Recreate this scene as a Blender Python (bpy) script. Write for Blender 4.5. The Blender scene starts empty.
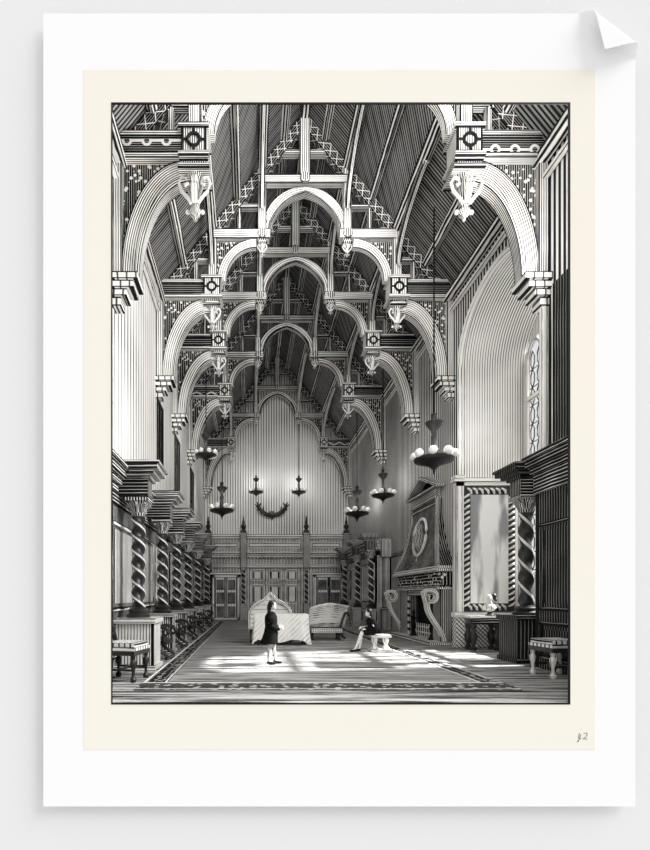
import bpy, math, random
from mathutils import Vector, Matrix
random.seed(7)
PI = math.pi
C = bpy.context.scene.collection
# ------------------------------------------------------------------ camera / measures
F = 500.0; VX, VY = 250.0, 596.0; CX = -2.25; CZ = 2.0
def S(y): return F / y                       # pixels per metre at depth y
def X(px, y): return CX + (px - VX) / S(y)
def Z(py, y): return CZ + (VY - py) / S(y)
W2 = 6.1; EAVE = 14.5; RIDGE = 22.0; SL = (RIDGE - EAVE) / W2; Y0 = 9.35; Y1 = 42.3
def roofz(x): return RIDGE - SL * abs(x)

# ------------------------------------------------------------------ mesh builder
class MB:
    def __init__(s): s.v = []; s.f = []; s.uv = []; s.e = []
    def face(s, pts, uvs=None, es=None):
        pts = [Vector(p) for p in pts]
        n = len(s.v); s.v += pts; s.f.append(list(range(n, n + len(pts))))
        if uvs is None:
            nrm = Vector((0, 0, 0))
            for i in range(len(pts)):
                a, b = pts[i], pts[(i + 1) % len(pts)]
                nrm += a.cross(b)
            ax = max(range(3), key=lambda i: abs(nrm[i]))
            if ax == 0: uvs = [(p.z, p.y) for p in pts]
            elif ax == 1: uvs = [(p.z, p.x) for p in pts]
            else: uvs = [(p.x, p.y) for p in pts]
        s.uv += list(uvs); s.e += list(es) if es else [(0, 0)] * len(pts)
    def box(s, x0, x1, y0, y1, z0, z1, grain=None):
        if x0 > x1: x0, x1 = x1, x0
        if y0 > y1: y0, y1 = y1, y0
        if z0 > z1: z0, z1 = z1, z0
        d = (x1 - x0, y1 - y0, z1 - z0)
        if grain is None: grain = d.index(max(d))
        p0 = Vector(((x0 + x1) / 2, (y0 + y1) / 2, (z0 + z1) / 2))
        ax = [Vector((1, 0, 0)), Vector((0, 1, 0)), Vector((0, 0, 1))]
        o = [i for i in range(3) if i != grain]
        s.obox(p0, ax[grain], ax[o[0]], ax[o[1]], d[grain], d[o[0]], d[o[1]])
    def obox(s, c, a, b, n, L, w, h):
        c = Vector(c); a = a * (L / 2); b = b * (w / 2); n = n * (h / 2)
        q = [(-1, -1), (1, -1), (1, 1), (-1, 1)]
        off = (c.x + c.y * .7 + c.z * .3) % 1.0
        for sg in (1, -1):
            s.face([c + a * i + b * j + n * sg for i, j in (q if sg > 0 else q[::-1])],
                   [(i * L / 2, off + j * w / 2) for i, j in (q if sg > 0 else q[::-1])], (q if sg > 0 else q[::-1]))
            s.face([c + a * i + n * j + b * sg for i, j in (q if sg < 0 else q[::-1])],
                   [(i * L / 2, off + j * h / 2) for i, j in (q if sg < 0 else q[::-1])], (q if sg < 0 else q[::-1]))
            s.face([c + b * i + n * j + a * sg for i, j in (q if sg > 0 else q[::-1])],
                   [(j * h / 2, off + i * w / 2) for i, j in (q if sg > 0 else q[::-1])], (q if sg > 0 else q[::-1]))
    def beam(s, p0, p1, w, h, up=(0, 0, 1)):
        p0 = Vector(p0); p1 = Vector(p1); a = (p1 - p0); L = a.length; a.normalize()
        up = Vector(up); b = a.cross(up)
        if b.length < 1e-4: b = a.cross(Vector((0, 1, 0)))
        b.normalize(); n = b.cross(a); n.normalize()
        s.obox((p0 + p1) / 2, a, b, n, L, w, h)
    def sweep(s, pts, w, h, nrm):
        """rectangular section along a planar path; w across the plane (along nrm), h in plane; h may be a list"""
        pts = [Vector(p) for p in pts]; nrm = Vector(nrm).normalized(); R = []; u = 0; us = []
        for i, p in enumerate(pts):
            t = (pts[min(i + 1, len(pts) - 1)] - pts[max(i - 1, 0)]).normalized()
            m = nrm.cross(t).normalized(); hh = h[i] if isinstance(h, (list, tuple)) else h
            R.append([p + m * hh / 2 + nrm * w / 2, p + m * hh / 2 - nrm * w / 2, p - m * hh / 2 - nrm * w / 2, p - m * hh / 2 + nrm * w / 2])
            if i: u += (p - pts[i - 1]).length
            us.append(u)
        for i in range(len(pts) - 1):
            for k in range(4):
                k2 = (k + 1) % 4; ww = (R[i][k] - R[i][k2]).length
                s.face([R[i][k], R[i][k2], R[i + 1][k2], R[i + 1][k]],
                       [(us[i], -ww / 2), (us[i], ww / 2), (us[i + 1], ww / 2), (us[i + 1], -ww / 2)],
                       [(0, -1), (0, 1), (0, 1), (0, -1)])
        s.face(R[0][::-1]); s.face(R[-1])
    def tube(s, pts, r, n=8):
        pts = [Vector(p) for p in pts]; R = []; u = 0; us = []; ref = Vector((.13, .21, .97))
        for i, p in enumerate(pts):
            t = (pts[min(i + 1, len(pts) - 1)] - pts[max(i - 1, 0)]).normalized()
            a = t.cross(ref)
            if a.length < 1e-3: a = t.cross(Vector((1, 0, 0)))
            a.normalize(); b = t.cross(a); rr = r[i] if isinstance(r, (list, tuple)) else r
            R.append([p + (a * math.cos(2 * PI * k / n) + b * math.sin(2 * PI * k / n)) * rr for k in range(n)])
            if i: u += (p - pts[i - 1]).length
            us.append(u)
        for i in range(len(pts) - 1):
            for k in range(n):
                k2 = (k + 1) % n
                s.face([R[i][k], R[i + 1][k], R[i + 1][k2], R[i][k2]], [(us[i], k / n), (us[i + 1], k / n), (us[i + 1], (k + 1) / n), (us[i], (k + 1) / n)])
        s.face(R[0]); s.face(R[-1][::-1])
    def lathe(s, prof, c=(0, 0, 0), n=20, sq=None, tw=None):
        """prof [(r,z)]; tw(theta,z)->radius factor"""
        c = Vector(c); R = []
        for r, z in prof:
            ring = []
            for k in range(n):
                th = 2 * PI * k / n; rr = r * (tw(th, z) if tw else 1)
                if sq: rr = r / max(abs(math.cos(th + PI / 4)), abs(math.sin(th + PI / 4))) / 1.0
                ring.append(c + Vector((rr * math.cos(th), rr * math.sin(th), z)))
            R.append(ring)
        for i in range(len(prof) - 1):
            for k in range(n):
                k2 = (k + 1) % n; r = max(prof[i][0], prof[i + 1][0])
                s.face([R[i][k], R[i][k2], R[i + 1][k2], R[i + 1][k]],
                       [(prof[i][1], 2 * PI * r * k / n), (prof[i][1], 2 * PI * r * (k + 1) / n), (prof[i + 1][1], 2 * PI * r * (k + 1) / n), (prof[i + 1][1], 2 * PI * r * k / n)])
        if prof[0][0] > 1e-3: s.face(R[0][::-1])
        if prof[-1][0] > 1e-3: s.face(R[-1])
    def ball(s, c, r, n=12, sc=(1, 1, 1)):
        c = Vector(c); m = n // 2 + 1
        P = lambda i, k: c + Vector((r * sc[0] * math.sin(PI * i / m) * math.cos(2 * PI * k / n), r * sc[1] * math.sin(PI * i / m) * math.sin(2 * PI * k / n), -r * sc[2] * math.cos(PI * i / m)))
        for i in range(m):
            for k in range(n):
                q = [P(i, k), P(i, k + 1), P(i + 1, k + 1), P(i + 1, k)]
                if i == 0: q = [q[0], q[2], q[3]]
                elif i == m - 1: q = q[:3]
                s.face(q)
    def prism(s, poly, org, a, b, th):
        """poly of (u,v); a,b axes; extruded by th along a x b"""
        org = Vector(org); a = Vector(a); b = Vector(b); n = a.cross(b).normalized()
        P = [org + a * u + b * v for u, v in poly]; Q = [p + n * th for p in P]
        s.face(Q, [(v, u) for u, v in poly]); s.face(P[::-1], [(v, u) for u, v in poly][::-1])
        for i in range(len(P)):
            j = (i + 1) % len(P); L = (P[i] - P[j]).length
            s.face([P[i], P[j], Q[j], Q[i]], [(0, 0), (L, 0), (L, th), (0, th)])
    def build(s, name, m, parent=None, smooth=False, bevel=0, weld=None):
        me = bpy.data.meshes.new(name); me.from_pydata(s.v, [], s.f)
        l1 = me.uv_layers.new(name='UVMap'); l2 = me.uv_layers.new(name='Edge')
        for i, (a, b) in enumerate(zip(s.uv, s.e)): l1.data[i].uv = a; l2.data[i].uv = b
        me.materials.append(m)
        if weld is None: weld = smooth
        if weld:
            import bmesh
            bm = bmesh.new(); bm.from_mesh(me); bmesh.ops.remove_doubles(bm, verts=bm.verts, dist=1e-4)
            bmesh.ops.recalc_face_normals(bm, faces=bm.faces); bm.to_mesh(me); bm.free()
        if smooth:
            for p in me.polygons: p.use_smooth = True
            try: me.set_sharp_from_angle(angle=math.radians(40))
            except Exception: pass
        o = bpy.data.objects.new(name, me); C.objects.link(o)
        if parent:
            o.parent = parent; o.matrix_parent_inverse = Matrix.Identity(4)
            pm = Matrix.Identity(4); q = parent
            while q: pm = q.matrix_basis @ pm; q = q.parent
            inv = pm.inverted(); me.transform(inv)     # meshes are written in world coordinates
        return o
def tag(o, label=None, cat=None, group=None, kind=None):
    if label: o['label'] = label
    if cat: o['category'] = cat
    if group: o['group'] = group
    if kind: o['kind'] = kind
    return o
def thing(name, label, cat, loc=(0, 0, 0), rz=0, group=None):
    o = bpy.data.objects.new(name, None); C.objects.link(o); o.location = loc; o.rotation_euler = (0, 0, rz)
    o.empty_display_size = .2
    return tag(o, label, cat, group)
def kids(o): return [c for c in bpy.data.objects if c.parent == o]
def copy_tree(o, parent=None):
    c = o.copy(); C.objects.link(c)
    if parent: c.parent = parent
    for ch in kids(o): copy_tree(ch, c)
    return c
def struct(mb, name, m, smooth=False): return tag(mb.build(name, m, None, smooth), kind='structure')

# ------------------------------------------------------------------ materials: ink lines cut on paper white
PAPER = (.93, .91, .87, 1); INK = (.008, .008, .009, 1)
MATS = {}
def hatch(freq=8, duty=.4, axis='v', edge=0., amp=.25, nscale=1.2, second=None, wob=.25, paper=PAPER, rough=.8, key=None, patt=None):
    k = (freq, duty, axis, edge, amp, nscale, str(second), wob, paper, rough, patt)
    if k in MATS: return MATS[k]
    m = bpy.data.materials.new('engraved_' + (key or 'surface')); m.use_nodes = True; N = m.node_tree.nodes; L = m.node_tree.links
    bs = N['Principled BSDF']; bs.inputs['Roughness'].default_value = rough
    bs.inputs['Specular IOR Level'].default_value = .15
    def math_(op, a, b=None, c=None, cl=False):
        n = N.new('ShaderNodeMath'); n.operation = op; n.use_clamp = cl
        for i, q in enumerate((a, b, c)):
            if q is None: continue
            if isinstance(q, (int, float)): n.inputs[i].default_value = q
            else: L.new(q, n.inputs[i])
        return n.outputs[0]
    uv = N.new('ShaderNodeUVMap'); uv.uv_map = 'UVMap'; sp = N.new('ShaderNodeSeparateXYZ'); L.new(uv.outputs[0], sp.inputs[0])
    tc = N.new('ShaderNodeTexCoord')
    no = N.new('ShaderNodeTexNoise'); no.inputs['Scale'].default_value = nscale; no.inputs['Detail'].default_value = 3; L.new(tc.outputs['Object'], no.inputs['Vector'])
    nz = math_('SUBTRACT', no.outputs[0], .5)
    def lines(fr, du, ax):
        src = {'v': sp.outputs[1], 'u': sp.outputs[0], 'd': math_('ADD', sp.outputs[0], sp.outputs[1]), 'e': math_('SUBTRACT', sp.outputs[0], sp.outputs[1])}[ax]
        ph = math_('ADD', math_('MULTIPLY', src, fr), math_('MULTIPLY', nz, wob * 2))
        tri = math_('MULTIPLY', math_('ABSOLUTE', math_('SUBTRACT', math_('FRACT', ph), .5)), 2)
        th = math_('SUBTRACT', 1 - du, math_('MULTIPLY', nz, amp * 2))
        d = math_('SUBTRACT', tri, th)
        return math_('ADD', math_('MULTIPLY', d, 4), .5, cl=True)
    mask = lines(freq, duty, axis)
    if second: mask = math_('MAXIMUM', mask, lines(*second))
    if patt:      # ornamental patterns in metres: discs and bars, lozenges
        kind, per = patt
        fu = math_('SUBTRACT', math_('FRACT', math_('DIVIDE', sp.outputs[0], per)), .5)
        fv = math_('DIVIDE', sp.outputs[1], per)
        if kind == 'x':
            d1 = math_('ABSOLUTE', math_('SUBTRACT', math_('ABSOLUTE', fu), math_('MULTIPLY', math_('ABSOLUTE', math_('SUBTRACT', math_('FRACT', math_('ADD', fv, .5)), .5)), 1.)))
            white = math_('LESS_THAN', d1, .042)
        elif kind == 'chain':
            fv2 = math_('SUBTRACT', math_('FRACT', math_('ADD', fv, .5)), .5)
            rr = math_('SQRT', math_('ADD', math_('MULTIPLY', fu, fu), math_('MULTIPLY', fv2, fv2)))
            ring = math_('LESS_THAN', math_('ABSOLUTE', math_('SUBTRACT', rr, .2)), .07)
            bar = math_('MULTIPLY', math_('LESS_THAN', math_('ABSOLUTE', fv2), .07), math_('GREATER_THAN', rr, .26))
            white = math_('MAXIMUM', ring, bar)
        elif kind == 'wave':
            w = math_('MULTIPLY', math_('SINE', math_('MULTIPLY', sp.outputs[0], 2 * PI / per)), .09)
            white = math_('LESS_THAN', math_('ABSOLUTE', math_('SUBTRACT', sp.outputs[1], w)), .05)
        elif kind == 'leaf':
            vo = N.new('ShaderNodeTexVoronoi'); vo.inputs['Scale'].default_value = 1 / per; L.new(tc.outputs['Object'], vo.inputs['Vector'])
            white = math_('LESS_THAN', vo.outputs['Distance'], .33)
        mask = math_('MINIMUM', mask, math_('SUBTRACT', 1, white))
    if edge:
        ue = N.new('ShaderNodeUVMap'); ue.uv_map = 'Edge'; se = N.new('ShaderNodeSeparateXYZ'); L.new(ue.outputs[0], se.inputs[0])
        mask = math_('MAXIMUM', mask, math_('GREATER_THAN', math_('ABSOLUTE', se.outputs[1]), 1 - edge))
    mx = N.new('ShaderNodeMix'); mx.data_type = 'RGBA'; L.new(mask, mx.inputs[0]); mx.inputs[6].default_value = paper; mx.inputs[7].default_value = INK
    L.new(mx.outputs[2], bs.inputs['Base Color'])
    MATS[k] = m; return m
def streak(sx, sy, thr, soft=.06, key='streak', paper=PAPER, rough=.7, ink=INK):
    """broken ink strokes: stretched noise in object space"""
    m = bpy.data.materials.new('engraved_' + key); m.use_nodes = True; N = m.node_tree.nodes; L = m.node_tree.links
    bs = N['Principled BSDF']; bs.inputs['Roughness'].default_value = rough; bs.inputs['Specular IOR Level'].default_value = .15
    tc = N.new('ShaderNodeTexCoord'); mp = N.new('ShaderNodeMapping'); mp.inputs['Scale'].default_value = (sx, sy, 1); L.new(tc.outputs['Object'], mp.inputs[0])
    no = N.new('ShaderNodeTexNoise'); no.inputs['Scale'].default_value = 1; no.inputs['Detail'].default_value = 5; no.inputs['Roughness'].default_value = .7; L.new(mp.outputs[0], no.inputs['Vector'])
    mr = N.new('ShaderNodeMapRange'); mr.inputs[1].default_value = thr - soft; mr.inputs[2].default_value = thr + soft; L.new(no.outputs[0], mr.inputs[0])
    mx = N.new('ShaderNodeMix'); mx.data_type = 'RGBA'; L.new(mr.outputs[0], mx.inputs[0]); mx.inputs[6].default_value = ink; mx.inputs[7].default_value = paper
    L.new(mx.outputs[2], bs.inputs['Base Color']); return m
def flat(key, col, rough=.7, spec=.2):
    m = bpy.data.materials.new(key); m.use_nodes = True; bs = m.node_tree.nodes['Principled BSDF']
    m_c = tuple(col) + (1,) if len(col) == 3 else col
    bs.inputs['Base Color'].default_value = m_c; bs.inputs['Roughness'].default_value = rough; bs.inputs['Specular IOR Level'].default_value = spec
    return m
M_ink = flat('black_ink', (.01, .01, .011), .6)
M_dark = flat('blackened_oak', (.02, .019, .018), .35, .45)
M_white = flat('white_card', (.985, .985, .985), .9, 0)
M_grey = flat('grey_board', (.86, .86, .86), .9, 0)
M_globe = flat('milk_glass', (.95, .94, .9), .2, .5)
M_carved = hatch(13, .6, 'v', .12, key='carved_oak')
M_carved_l = hatch(12, .3, 'v', .12, key='pale_carved')
M_darkp = hatch(11, .84, 'v', .1, key='dark_panel')
M_black = hatch(9, .95, 'v', .06, .08, key='black_oak')
M_panel = hatch(7, .5, 'v', .08, key='panel_oak')
M_corb = hatch(4, .2, 'v', .32, .1, key='corbel')
M_cloth = hatch(5, .02, 'e', 0, .35, 2.0, key='linen')
M_pale = hatch(6, .12, 'v', .12, key='pale_wood')
M_coat = flat('black_cloth', (.012, .012, .012), .95, 0)
M_stock = hatch(30, .12, 'v', 0, .1, key='pale_stocking')
M_skin = hatch(40, .18, 'v', 0, .1, key='skin')
M_hair = flat('dark_hair', (.015, .014, .013), .6)

# ------------------------------------------------------------------ the print: backdrop, card, page, ink border
yc = Y0
def cp(px, py, y=Y0): return Vector((CX + (px - VX) * Y0 / F, y, CZ + (VY - py) * Y0 / F))
ox0, ox1, oy0, oy1 = 112.5, 568, 104.5, 703
def plate(mb, o, i, y, t):
    """rectangular sheet with rectangular hole, px coordinates (x0,x1,y0,y1)"""
    xs = [o[0], i[0], i[1], o[1]]; ys = [o[2], i[2], i[3], o[3]]
    for a in range(3):
        for b in range(3):
            if a == 1 and b == 1: continue
            p, q = cp(xs[a], ys[b]), cp(xs[a + 1], ys[b + 1])
            mb.box(p.x, q.x, y, y + t, q.z, p.z)
b = MB(); plate(b, (-560, 1160, -560, 1150), (90, 590, 80, 703.6), Y0 + .13, .12); struct(b, 'wall_front', M_grey)
card = thing('print_card', 'large white card holding a cream engraving page, its top right corner curled forward', 'print', (cp(340, 807).x, Y0, cp(0, 807).z))
b = MB(); T = .012
x0, x1, y0_, y1_ = 43.3, 635.5, 13.5, 806.5; kx, ky = 565, 69
plate(b, (x0, x1, ky, y1_), (ox0 - 2, ox1 + 2, oy0 - 2, oy1 + 1), Y0, T)
p, q = cp(x0, y0_), cp(kx, ky); b.box(p.x, q.x, Y0, Y0 + T, q.z, p.z)
# curled corner patch
n = 40; A = Vector((577, 13.5)); B = Vector((635.5, 61)); dl = (B - A).normalized(); nn = Vector((dl.y, -dl.x))
def curl(px, py):
    t = (Vector((px, py)) - A).dot(nn)
    if t <= 0: return cp(px, py, Y0)
    s_ = (Vector((px, py)) - A).dot(dl) / 75
    R = 4.2 + .8 * s_; h = PI * R
    if t < h: d, hgt = R * math.sin(t / R), R * (1 - math.cos(t / R))
    else: d, hgt = -(t - h), 2 * R
    r = Vector((px, py)) - nn * (t - d); return cp(r.x, r.y, Y0 - hgt * Y0 / F)
for i in range(n):
    for j in range(n):
        f = lambda a, c: curl(kx + (x1 - kx) * a / n, y0_ + (ky - y0_) * c / n)
        b.face([f(i, j), f(i, j + 1), f(i + 1, j + 1), f(i + 1, j)])
o = b.build('card_sheet', M_white, card, smooth=True)
m = bpy.data.materials.new('cream_page'); m.use_nodes = True; N = m.node_tree.nodes; L = m.node_tree.links; bs = N['Principled BSDF']
bs.inputs['Roughness'].default_value = .9; bs.inputs['Specular IOR Level'].default_value = 0
no = N.new('ShaderNodeTexNoise'); no.inputs['Scale'].default_value = .12; tc = N.new('ShaderNodeTexCoord'); L.new(tc.outputs['Object'], no.inputs[0])
rp = N.new('ShaderNodeValToRGB'); L.new(no.outputs[0], rp.inputs[0])
rp.color_ramp.elements[0].position = .35; rp.color_ramp.elements[0].color = (.955, .92, .83, 1)
rp.color_ramp.elements[1].position = .65; rp.color_ramp.elements[1].color = (.96, .90, .80, 1); L.new(rp.outputs[0], bs.inputs['Base Color']); M_cream = m
b = MB(); plate(b, (84, 595, 70, 749.5), (ox0 - 1.2, ox1 + 1.2, oy0 - 1.2, oy1 + .6), Y0 - .006, .005)
b.build('engraving_page', M_cream, card)
b = MB(); plate(b, (ox0 - 1.2, ox1 + 2.0, oy0 - 1.6, oy1 + 1.4), (ox0, ox1, oy0, oy1), Y0 - .012, .02)
b.build('ink_border', M_ink, card)
b = MB(); M_pencil = flat('pencil', (.30, .29, .27), .8, 0)
for st in ([(579.5, 733), (578, 737.5), (581, 738.5)], [(580.5, 734.5), (579.5, 738), (577.5, 742)], [(577.2, 741.5), (578.4, 739.8)],
           [(583.5, 733.5), (586, 732.5), (587.2, 734), (585.6, 737), (582.6, 738.8), (584, 738.3), (587, 739)]):
    b.tube([cp(x, y, Y0 - .009) for x, y in st], .006, 5)
b.build('pencil_number', M_pencil, card)

# ------------------------------------------------------------------ room shell
YF = Y0 + .02
b = MB(); b.face([(-W2 - 3, Y0 + .26, 0), (W2 + 5, Y0 + .26, 0), (W2 + 5, Y1, 0), (-W2 - 3, Y1, 0)]); b.face([(cp(92, 0).x, YF, 0), (cp(588, 0).x, YF, 0), (cp(588, 0).x, Y0 + .26, 0), (cp(92, 0).x, Y0 + .26, 0)]); struct(b, 'floor', streak(.25, 5.5, .50, .06, 'floor_boards', paper=(.52, .51, .49, 1)))
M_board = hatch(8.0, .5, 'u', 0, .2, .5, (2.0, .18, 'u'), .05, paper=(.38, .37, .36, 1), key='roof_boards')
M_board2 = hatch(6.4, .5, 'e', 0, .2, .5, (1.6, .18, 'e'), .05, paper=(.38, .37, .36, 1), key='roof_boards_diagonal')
def slope_band(mb, sg, xa, xb, drop=0):
    pts = [(sg * xa, Y0 + .25, roofz(xa) - drop), (sg * xb, Y0 + .25, roofz(xb) - drop), (sg * xb, Y1, roofz(xb) - drop), (sg * xa, Y1, roofz(xa) - drop)]
    k = math.hypot(1, SL)
    uv = [(Y0, xa * k), (Y0, xb * k), (Y1, xb * k), (Y1, xa * k)]
    if sg > 0: pts = pts[::-1]; uv = uv[::-1]
    mb.face(pts, uv)
b = MB()
for sg in (-1, 1): slope_band(b, sg, 3.8, W2 + .25); slope_band(b, sg, 0, 1.75)
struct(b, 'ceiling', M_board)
b = MB()
for sg in (-1, 1): slope_band(b, sg, 1.75, 3.8)
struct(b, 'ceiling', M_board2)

def wall_holes(mb, xp, sg, ys, zs, holes, depth):
    """wall in plane x=xp; holes (y0,y1,z0,z1) with reveals going outward by depth (sg side)"""
    Ys = sorted(set(list(ys) + [h[0] for h in holes] + [h[1] for h in holes])); Zs = sorted(set(list(zs) + [h[2] for h in holes] + [h[3] for h in holes]))
    for i in range(len(Ys) - 1):
        for j in range(len(Zs) - 1):
            cy, cz = (Ys[i] + Ys[i + 1]) / 2, (Zs[j] + Zs[j + 1]) / 2
            if any(h[0] < cy < h[1] and h[2] < cz < h[3] for h in holes): continue
            mb.face([(xp, Ys[i], Zs[j]), (xp, Ys[i + 1], Zs[j]), (xp, Ys[i + 1], Zs[j + 1]), (xp, Ys[i], Zs[j + 1])])
    for h in holes:
        xq = xp + sg * depth
        mb.face([(xp, h[0], h[2]), (xq, h[0], h[2]), (xq, h[0], h[3]), (xp, h[0], h[3])]); mb.face([(xp, h[1], h[2]), (xq, h[1], h[2]), (xq, h[1], h[3]), (xp, h[1], h[3])])
        mb.face([(xp, h[0], h[2]), (xq, h[0], h[2]), (xq, h[1], h[2]), (xp, h[1], h[2])]); mb.face([(xp, h[0], h[3]), (xq, h[0], h[3]), (xq, h[1], h[3]), (xp, h[1], h[3])])
LW = [(20.6, 22.0, 7.3, 10.2), (25.4, 27.2, 7.3, 10.3), (32, 34, 7.3, 10.3)]
b = MB(); wall_holes(b, -W2, -1, (Y0 + .2, Y1), (0, EAVE + .3), LW, .5)
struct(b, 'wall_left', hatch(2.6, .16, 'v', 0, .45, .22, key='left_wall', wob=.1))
for i, h in enumerate(LW):
    f = MB(); w = .14
    for (a, c, d, e) in ((h[0], h[1], h[2], h[2] + w), (h[0], h[1], h[3] - w, h[3]), (h[0], h[0] + w, h[2], h[3]), (h[1] - w, h[1], h[2], h[3]), ((h[0] + h[1]) / 2 - .05, (h[0] + h[1]) / 2 + .05, h[2], h[3])):
        f.box(-W2 - .12, -W2 + .05, a, c, d, e)
    fo = struct(f, 'window_%d' % (i + 2), M_black)
    g = MB(); g.box(-W2 - .08, -W2 - .04, h[0], h[1], h[2], h[3]); g.build('pane', hatch(2, .93, 'd', 0, .1, key='dark_glass', second=(2, .6, 'e')), fo)

# right wall with the great arched bay
BY0, BY1, BSP, BR, BX = 14.1, 19.7, 10.9, 2.3, 8.6
def archz(y, a, c, sp, r):
    t = (y - (a + c) / 2) / ((c - a) / 2); return sp + r * math.sqrt(max(0, 1 - t * t)) ** .9
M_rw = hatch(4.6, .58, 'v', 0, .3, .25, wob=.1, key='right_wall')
M_jamb = hatch(10, .2, 'v', 0, .42, .33, wob=.05, key='bay_stone')
b = MB()
def q(mb, x, a, c, z0, z1): mb.face([(x, a, z0), (x, c, z0), (x, c, z1), (x, a, z1)])
q(b, W2, Y0 + .2, BY0, 0, EAVE + .3); q(b, W2, BY1, Y1, 0, EAVE + .3)
K = 24; ys = [(BY0 + BY1) / 2 - math.cos(PI * i / K) * (BY1 - BY0) / 2 for i in range(K + 1)]
for i in range(K):
    z0, z1 = archz(ys[i], BY0, BY1, BSP, BR), archz(ys[i + 1], BY0, BY1, BSP, BR)
    b.face([(W2, ys[i], z0), (W2, ys[i + 1], z1), (W2, ys[i + 1], EAVE + .3), (W2, ys[i], EAVE + .3)])
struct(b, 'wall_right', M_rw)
b = MB()
for i in range(K):
    z0, z1 = archz(ys[i], BY0, BY1, BSP, BR), archz(ys[i + 1], BY0, BY1, BSP, BR)
    b.face([(W2, ys[i], z0), (BX, ys[i], z0), (BX, ys[i + 1], z1), (W2, ys[i + 1], z1)], [(i * .3, 0), (i * .3, 2.5), (i * .3 + .3, 2.5), (i * .3 + .3, 0)])
for y in (BY0, BY1): b.face([(W2, y, 0), (BX, y, 0), (BX, y, BSP), (W2, y, BSP)])
WY0, WY1, WSP, WR, WZ = 14.7, 19.45, 11.2, .95, 2.8
q(b, BX, BY0, BY1, 0, WZ); q(b, BX, BY0, WY0, WZ, BSP + 1); q(b, BX, WY1, BY1, WZ, BSP + .4)
for i in range(K):
    a, c = ys[i], ys[i + 1]
    if c <= WY0 or a >= WY1: continue
    a2, c2 = max(a, WY0), min(c, WY1)
    b.face([(BX, a2, archz(a2, WY0, WY1, WSP, WR)), (BX, c2, archz(c2, WY0, WY1, WSP, WR)), (BX, c2, BSP + BR + .4), (BX, a2, BSP + BR + .4)])
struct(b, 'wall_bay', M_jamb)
# moulded arch rim on the wall face
b = MB(); rim = [(W2 - .05, BY1, z) for z in (0.0, 3, 6, 9)] + [(W2 - .05, ys[i], archz(ys[i], BY0, BY1, BSP, BR)) for i in range(K, -1, -1)] + [(W2 - .05, BY0, z) for z in (9, 6)]
b.tube(rim, .13, 8); struct(b, 'trim_1', M_pale, True)
# bay window: mullions, transoms, leads, glass
f = MB(); nl = 5; lw = (WY1 - WY0) / nl
for i in range(nl + 1):
    y = WY0 + i * lw; f.box(BX - .12, BX + .06, y - .07, y + .07, WZ, archz(min(max(y, WY0 + .05), WY1 - .05), WY0, WY1, WSP, WR))
for z in (WZ, 4.6, 7.0, 9.6): f.box(BX - .10, BX + .05, WY0, WY1, z - .09, z + .09)
for i in range(nl):
    c = WY0 + (i + .5) * lw
    f.sweep([(BX - .03, c + lw / 2 * math.cos(t * PI / 8), 11.0 + .75 * math.sin(t * PI / 8)) for t in range(9)], .12, .1, (1, 0, 0))
win = struct(f, 'window_1', M_pale)
g = MB()
for i in range(nl):
    for half in (0, 1):
        c = WY0 + (i + .27 + .46 * half) * lw
        z = WZ + .2
        while z < 10.9:
            g.tube([(BX, c, z), (BX, c + .12, z + .2), (BX, c + .12, z + .5), (BX, c, z + .7), (BX, c - .12, z + .5), (BX, c - .12, z + .2), (BX, c, z)], .022, 4)
            g.tube([(BX, c - .2, z), (BX, c + .2, z)], .02, 4)
            z += .7
g.build('window_lead', M_ink, win)
mg = bpy.data.materials.new('window_glass'); mg.use_nodes = True; N = mg.node_tree.nodes; L = mg.node_tree.links; N.remove(N['Principled BSDF'])
tr = N.new('ShaderNodeBsdfTransparent'); gl = N.new('ShaderNodeBsdfGlossy'); gl.inputs['Roughness'].default_value = .08; mx = N.new('ShaderNodeMixShader'); mx.inputs[0].default_value = .06
L.new(tr.outputs[0], mx.inputs[1]); L.new(gl.outputs[0], mx.inputs[2]); L.new(mx.outputs[0], N['Material Output'].inputs[0])
g = MB(); q(g, BX + .02, WY0, WY1, WZ, WSP + WR); g.build('pane', mg, win)

# end wall with gable
b = MB(); b.face([(-W2 - .1, Y1, 0), (W2 + .1, Y1, 0), (W2 + .1, Y1, EAVE), (0, Y1, RIDGE), (-W2 - .1, Y1, EAVE)])
struct(b, 'wall_back', hatch(4.6, .2, 'v', 0, .42, .16, wob=.05, key='end_wall'))

# wall plates, purlins, dado rail
k = 2
def trim(p0, p1, w, h, m, up=(0, 0, 1)):
    global k
    b = MB(); b.beam(p0, p1, w, h, up); o = struct(b, 'trim_%d' % k, m); k += 1; return o
M_purl = hatch(7, .55, 'v', .14, key='purlin')
M_plate = hatch(5, .4, 'v', .2, key='wall_plate')
for sg in (-1, 1):
    nrm = Vector((sg * SL, 0, 1)).normalized()
    for x, w, m in ((5.0, .26, M_purl), (3.8, .34, M_purl), (2.8, .2, M_purl), (1.75, .3, M_purl), (.85, .18, M_purl)):
        trim((sg * x, Y0 + .3, roofz(x) - .18), (sg * x, Y1, roofz(x) - .18), w, .3, m, nrm)
    trim((sg * (W2 - .2), Y0 + .3, 14.2), (sg * (W2 - .2), Y1, 14.2), .36, .22, M_plate)
    trim((sg * (W2 - .1), Y0 + .3, 13.72), (sg * (W2 - .1), Y1, 13.72), .16, .14, M_plate)
trim((0, Y0 + .3, RIDGE - .25), (0, Y1, RIDGE - .25), .3, .4, M_purl)
trim((W2 - .04, 26.6, 4.35), (W2 - .04, 29.2, 4.35), .08, .22, M_darkp)

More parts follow.
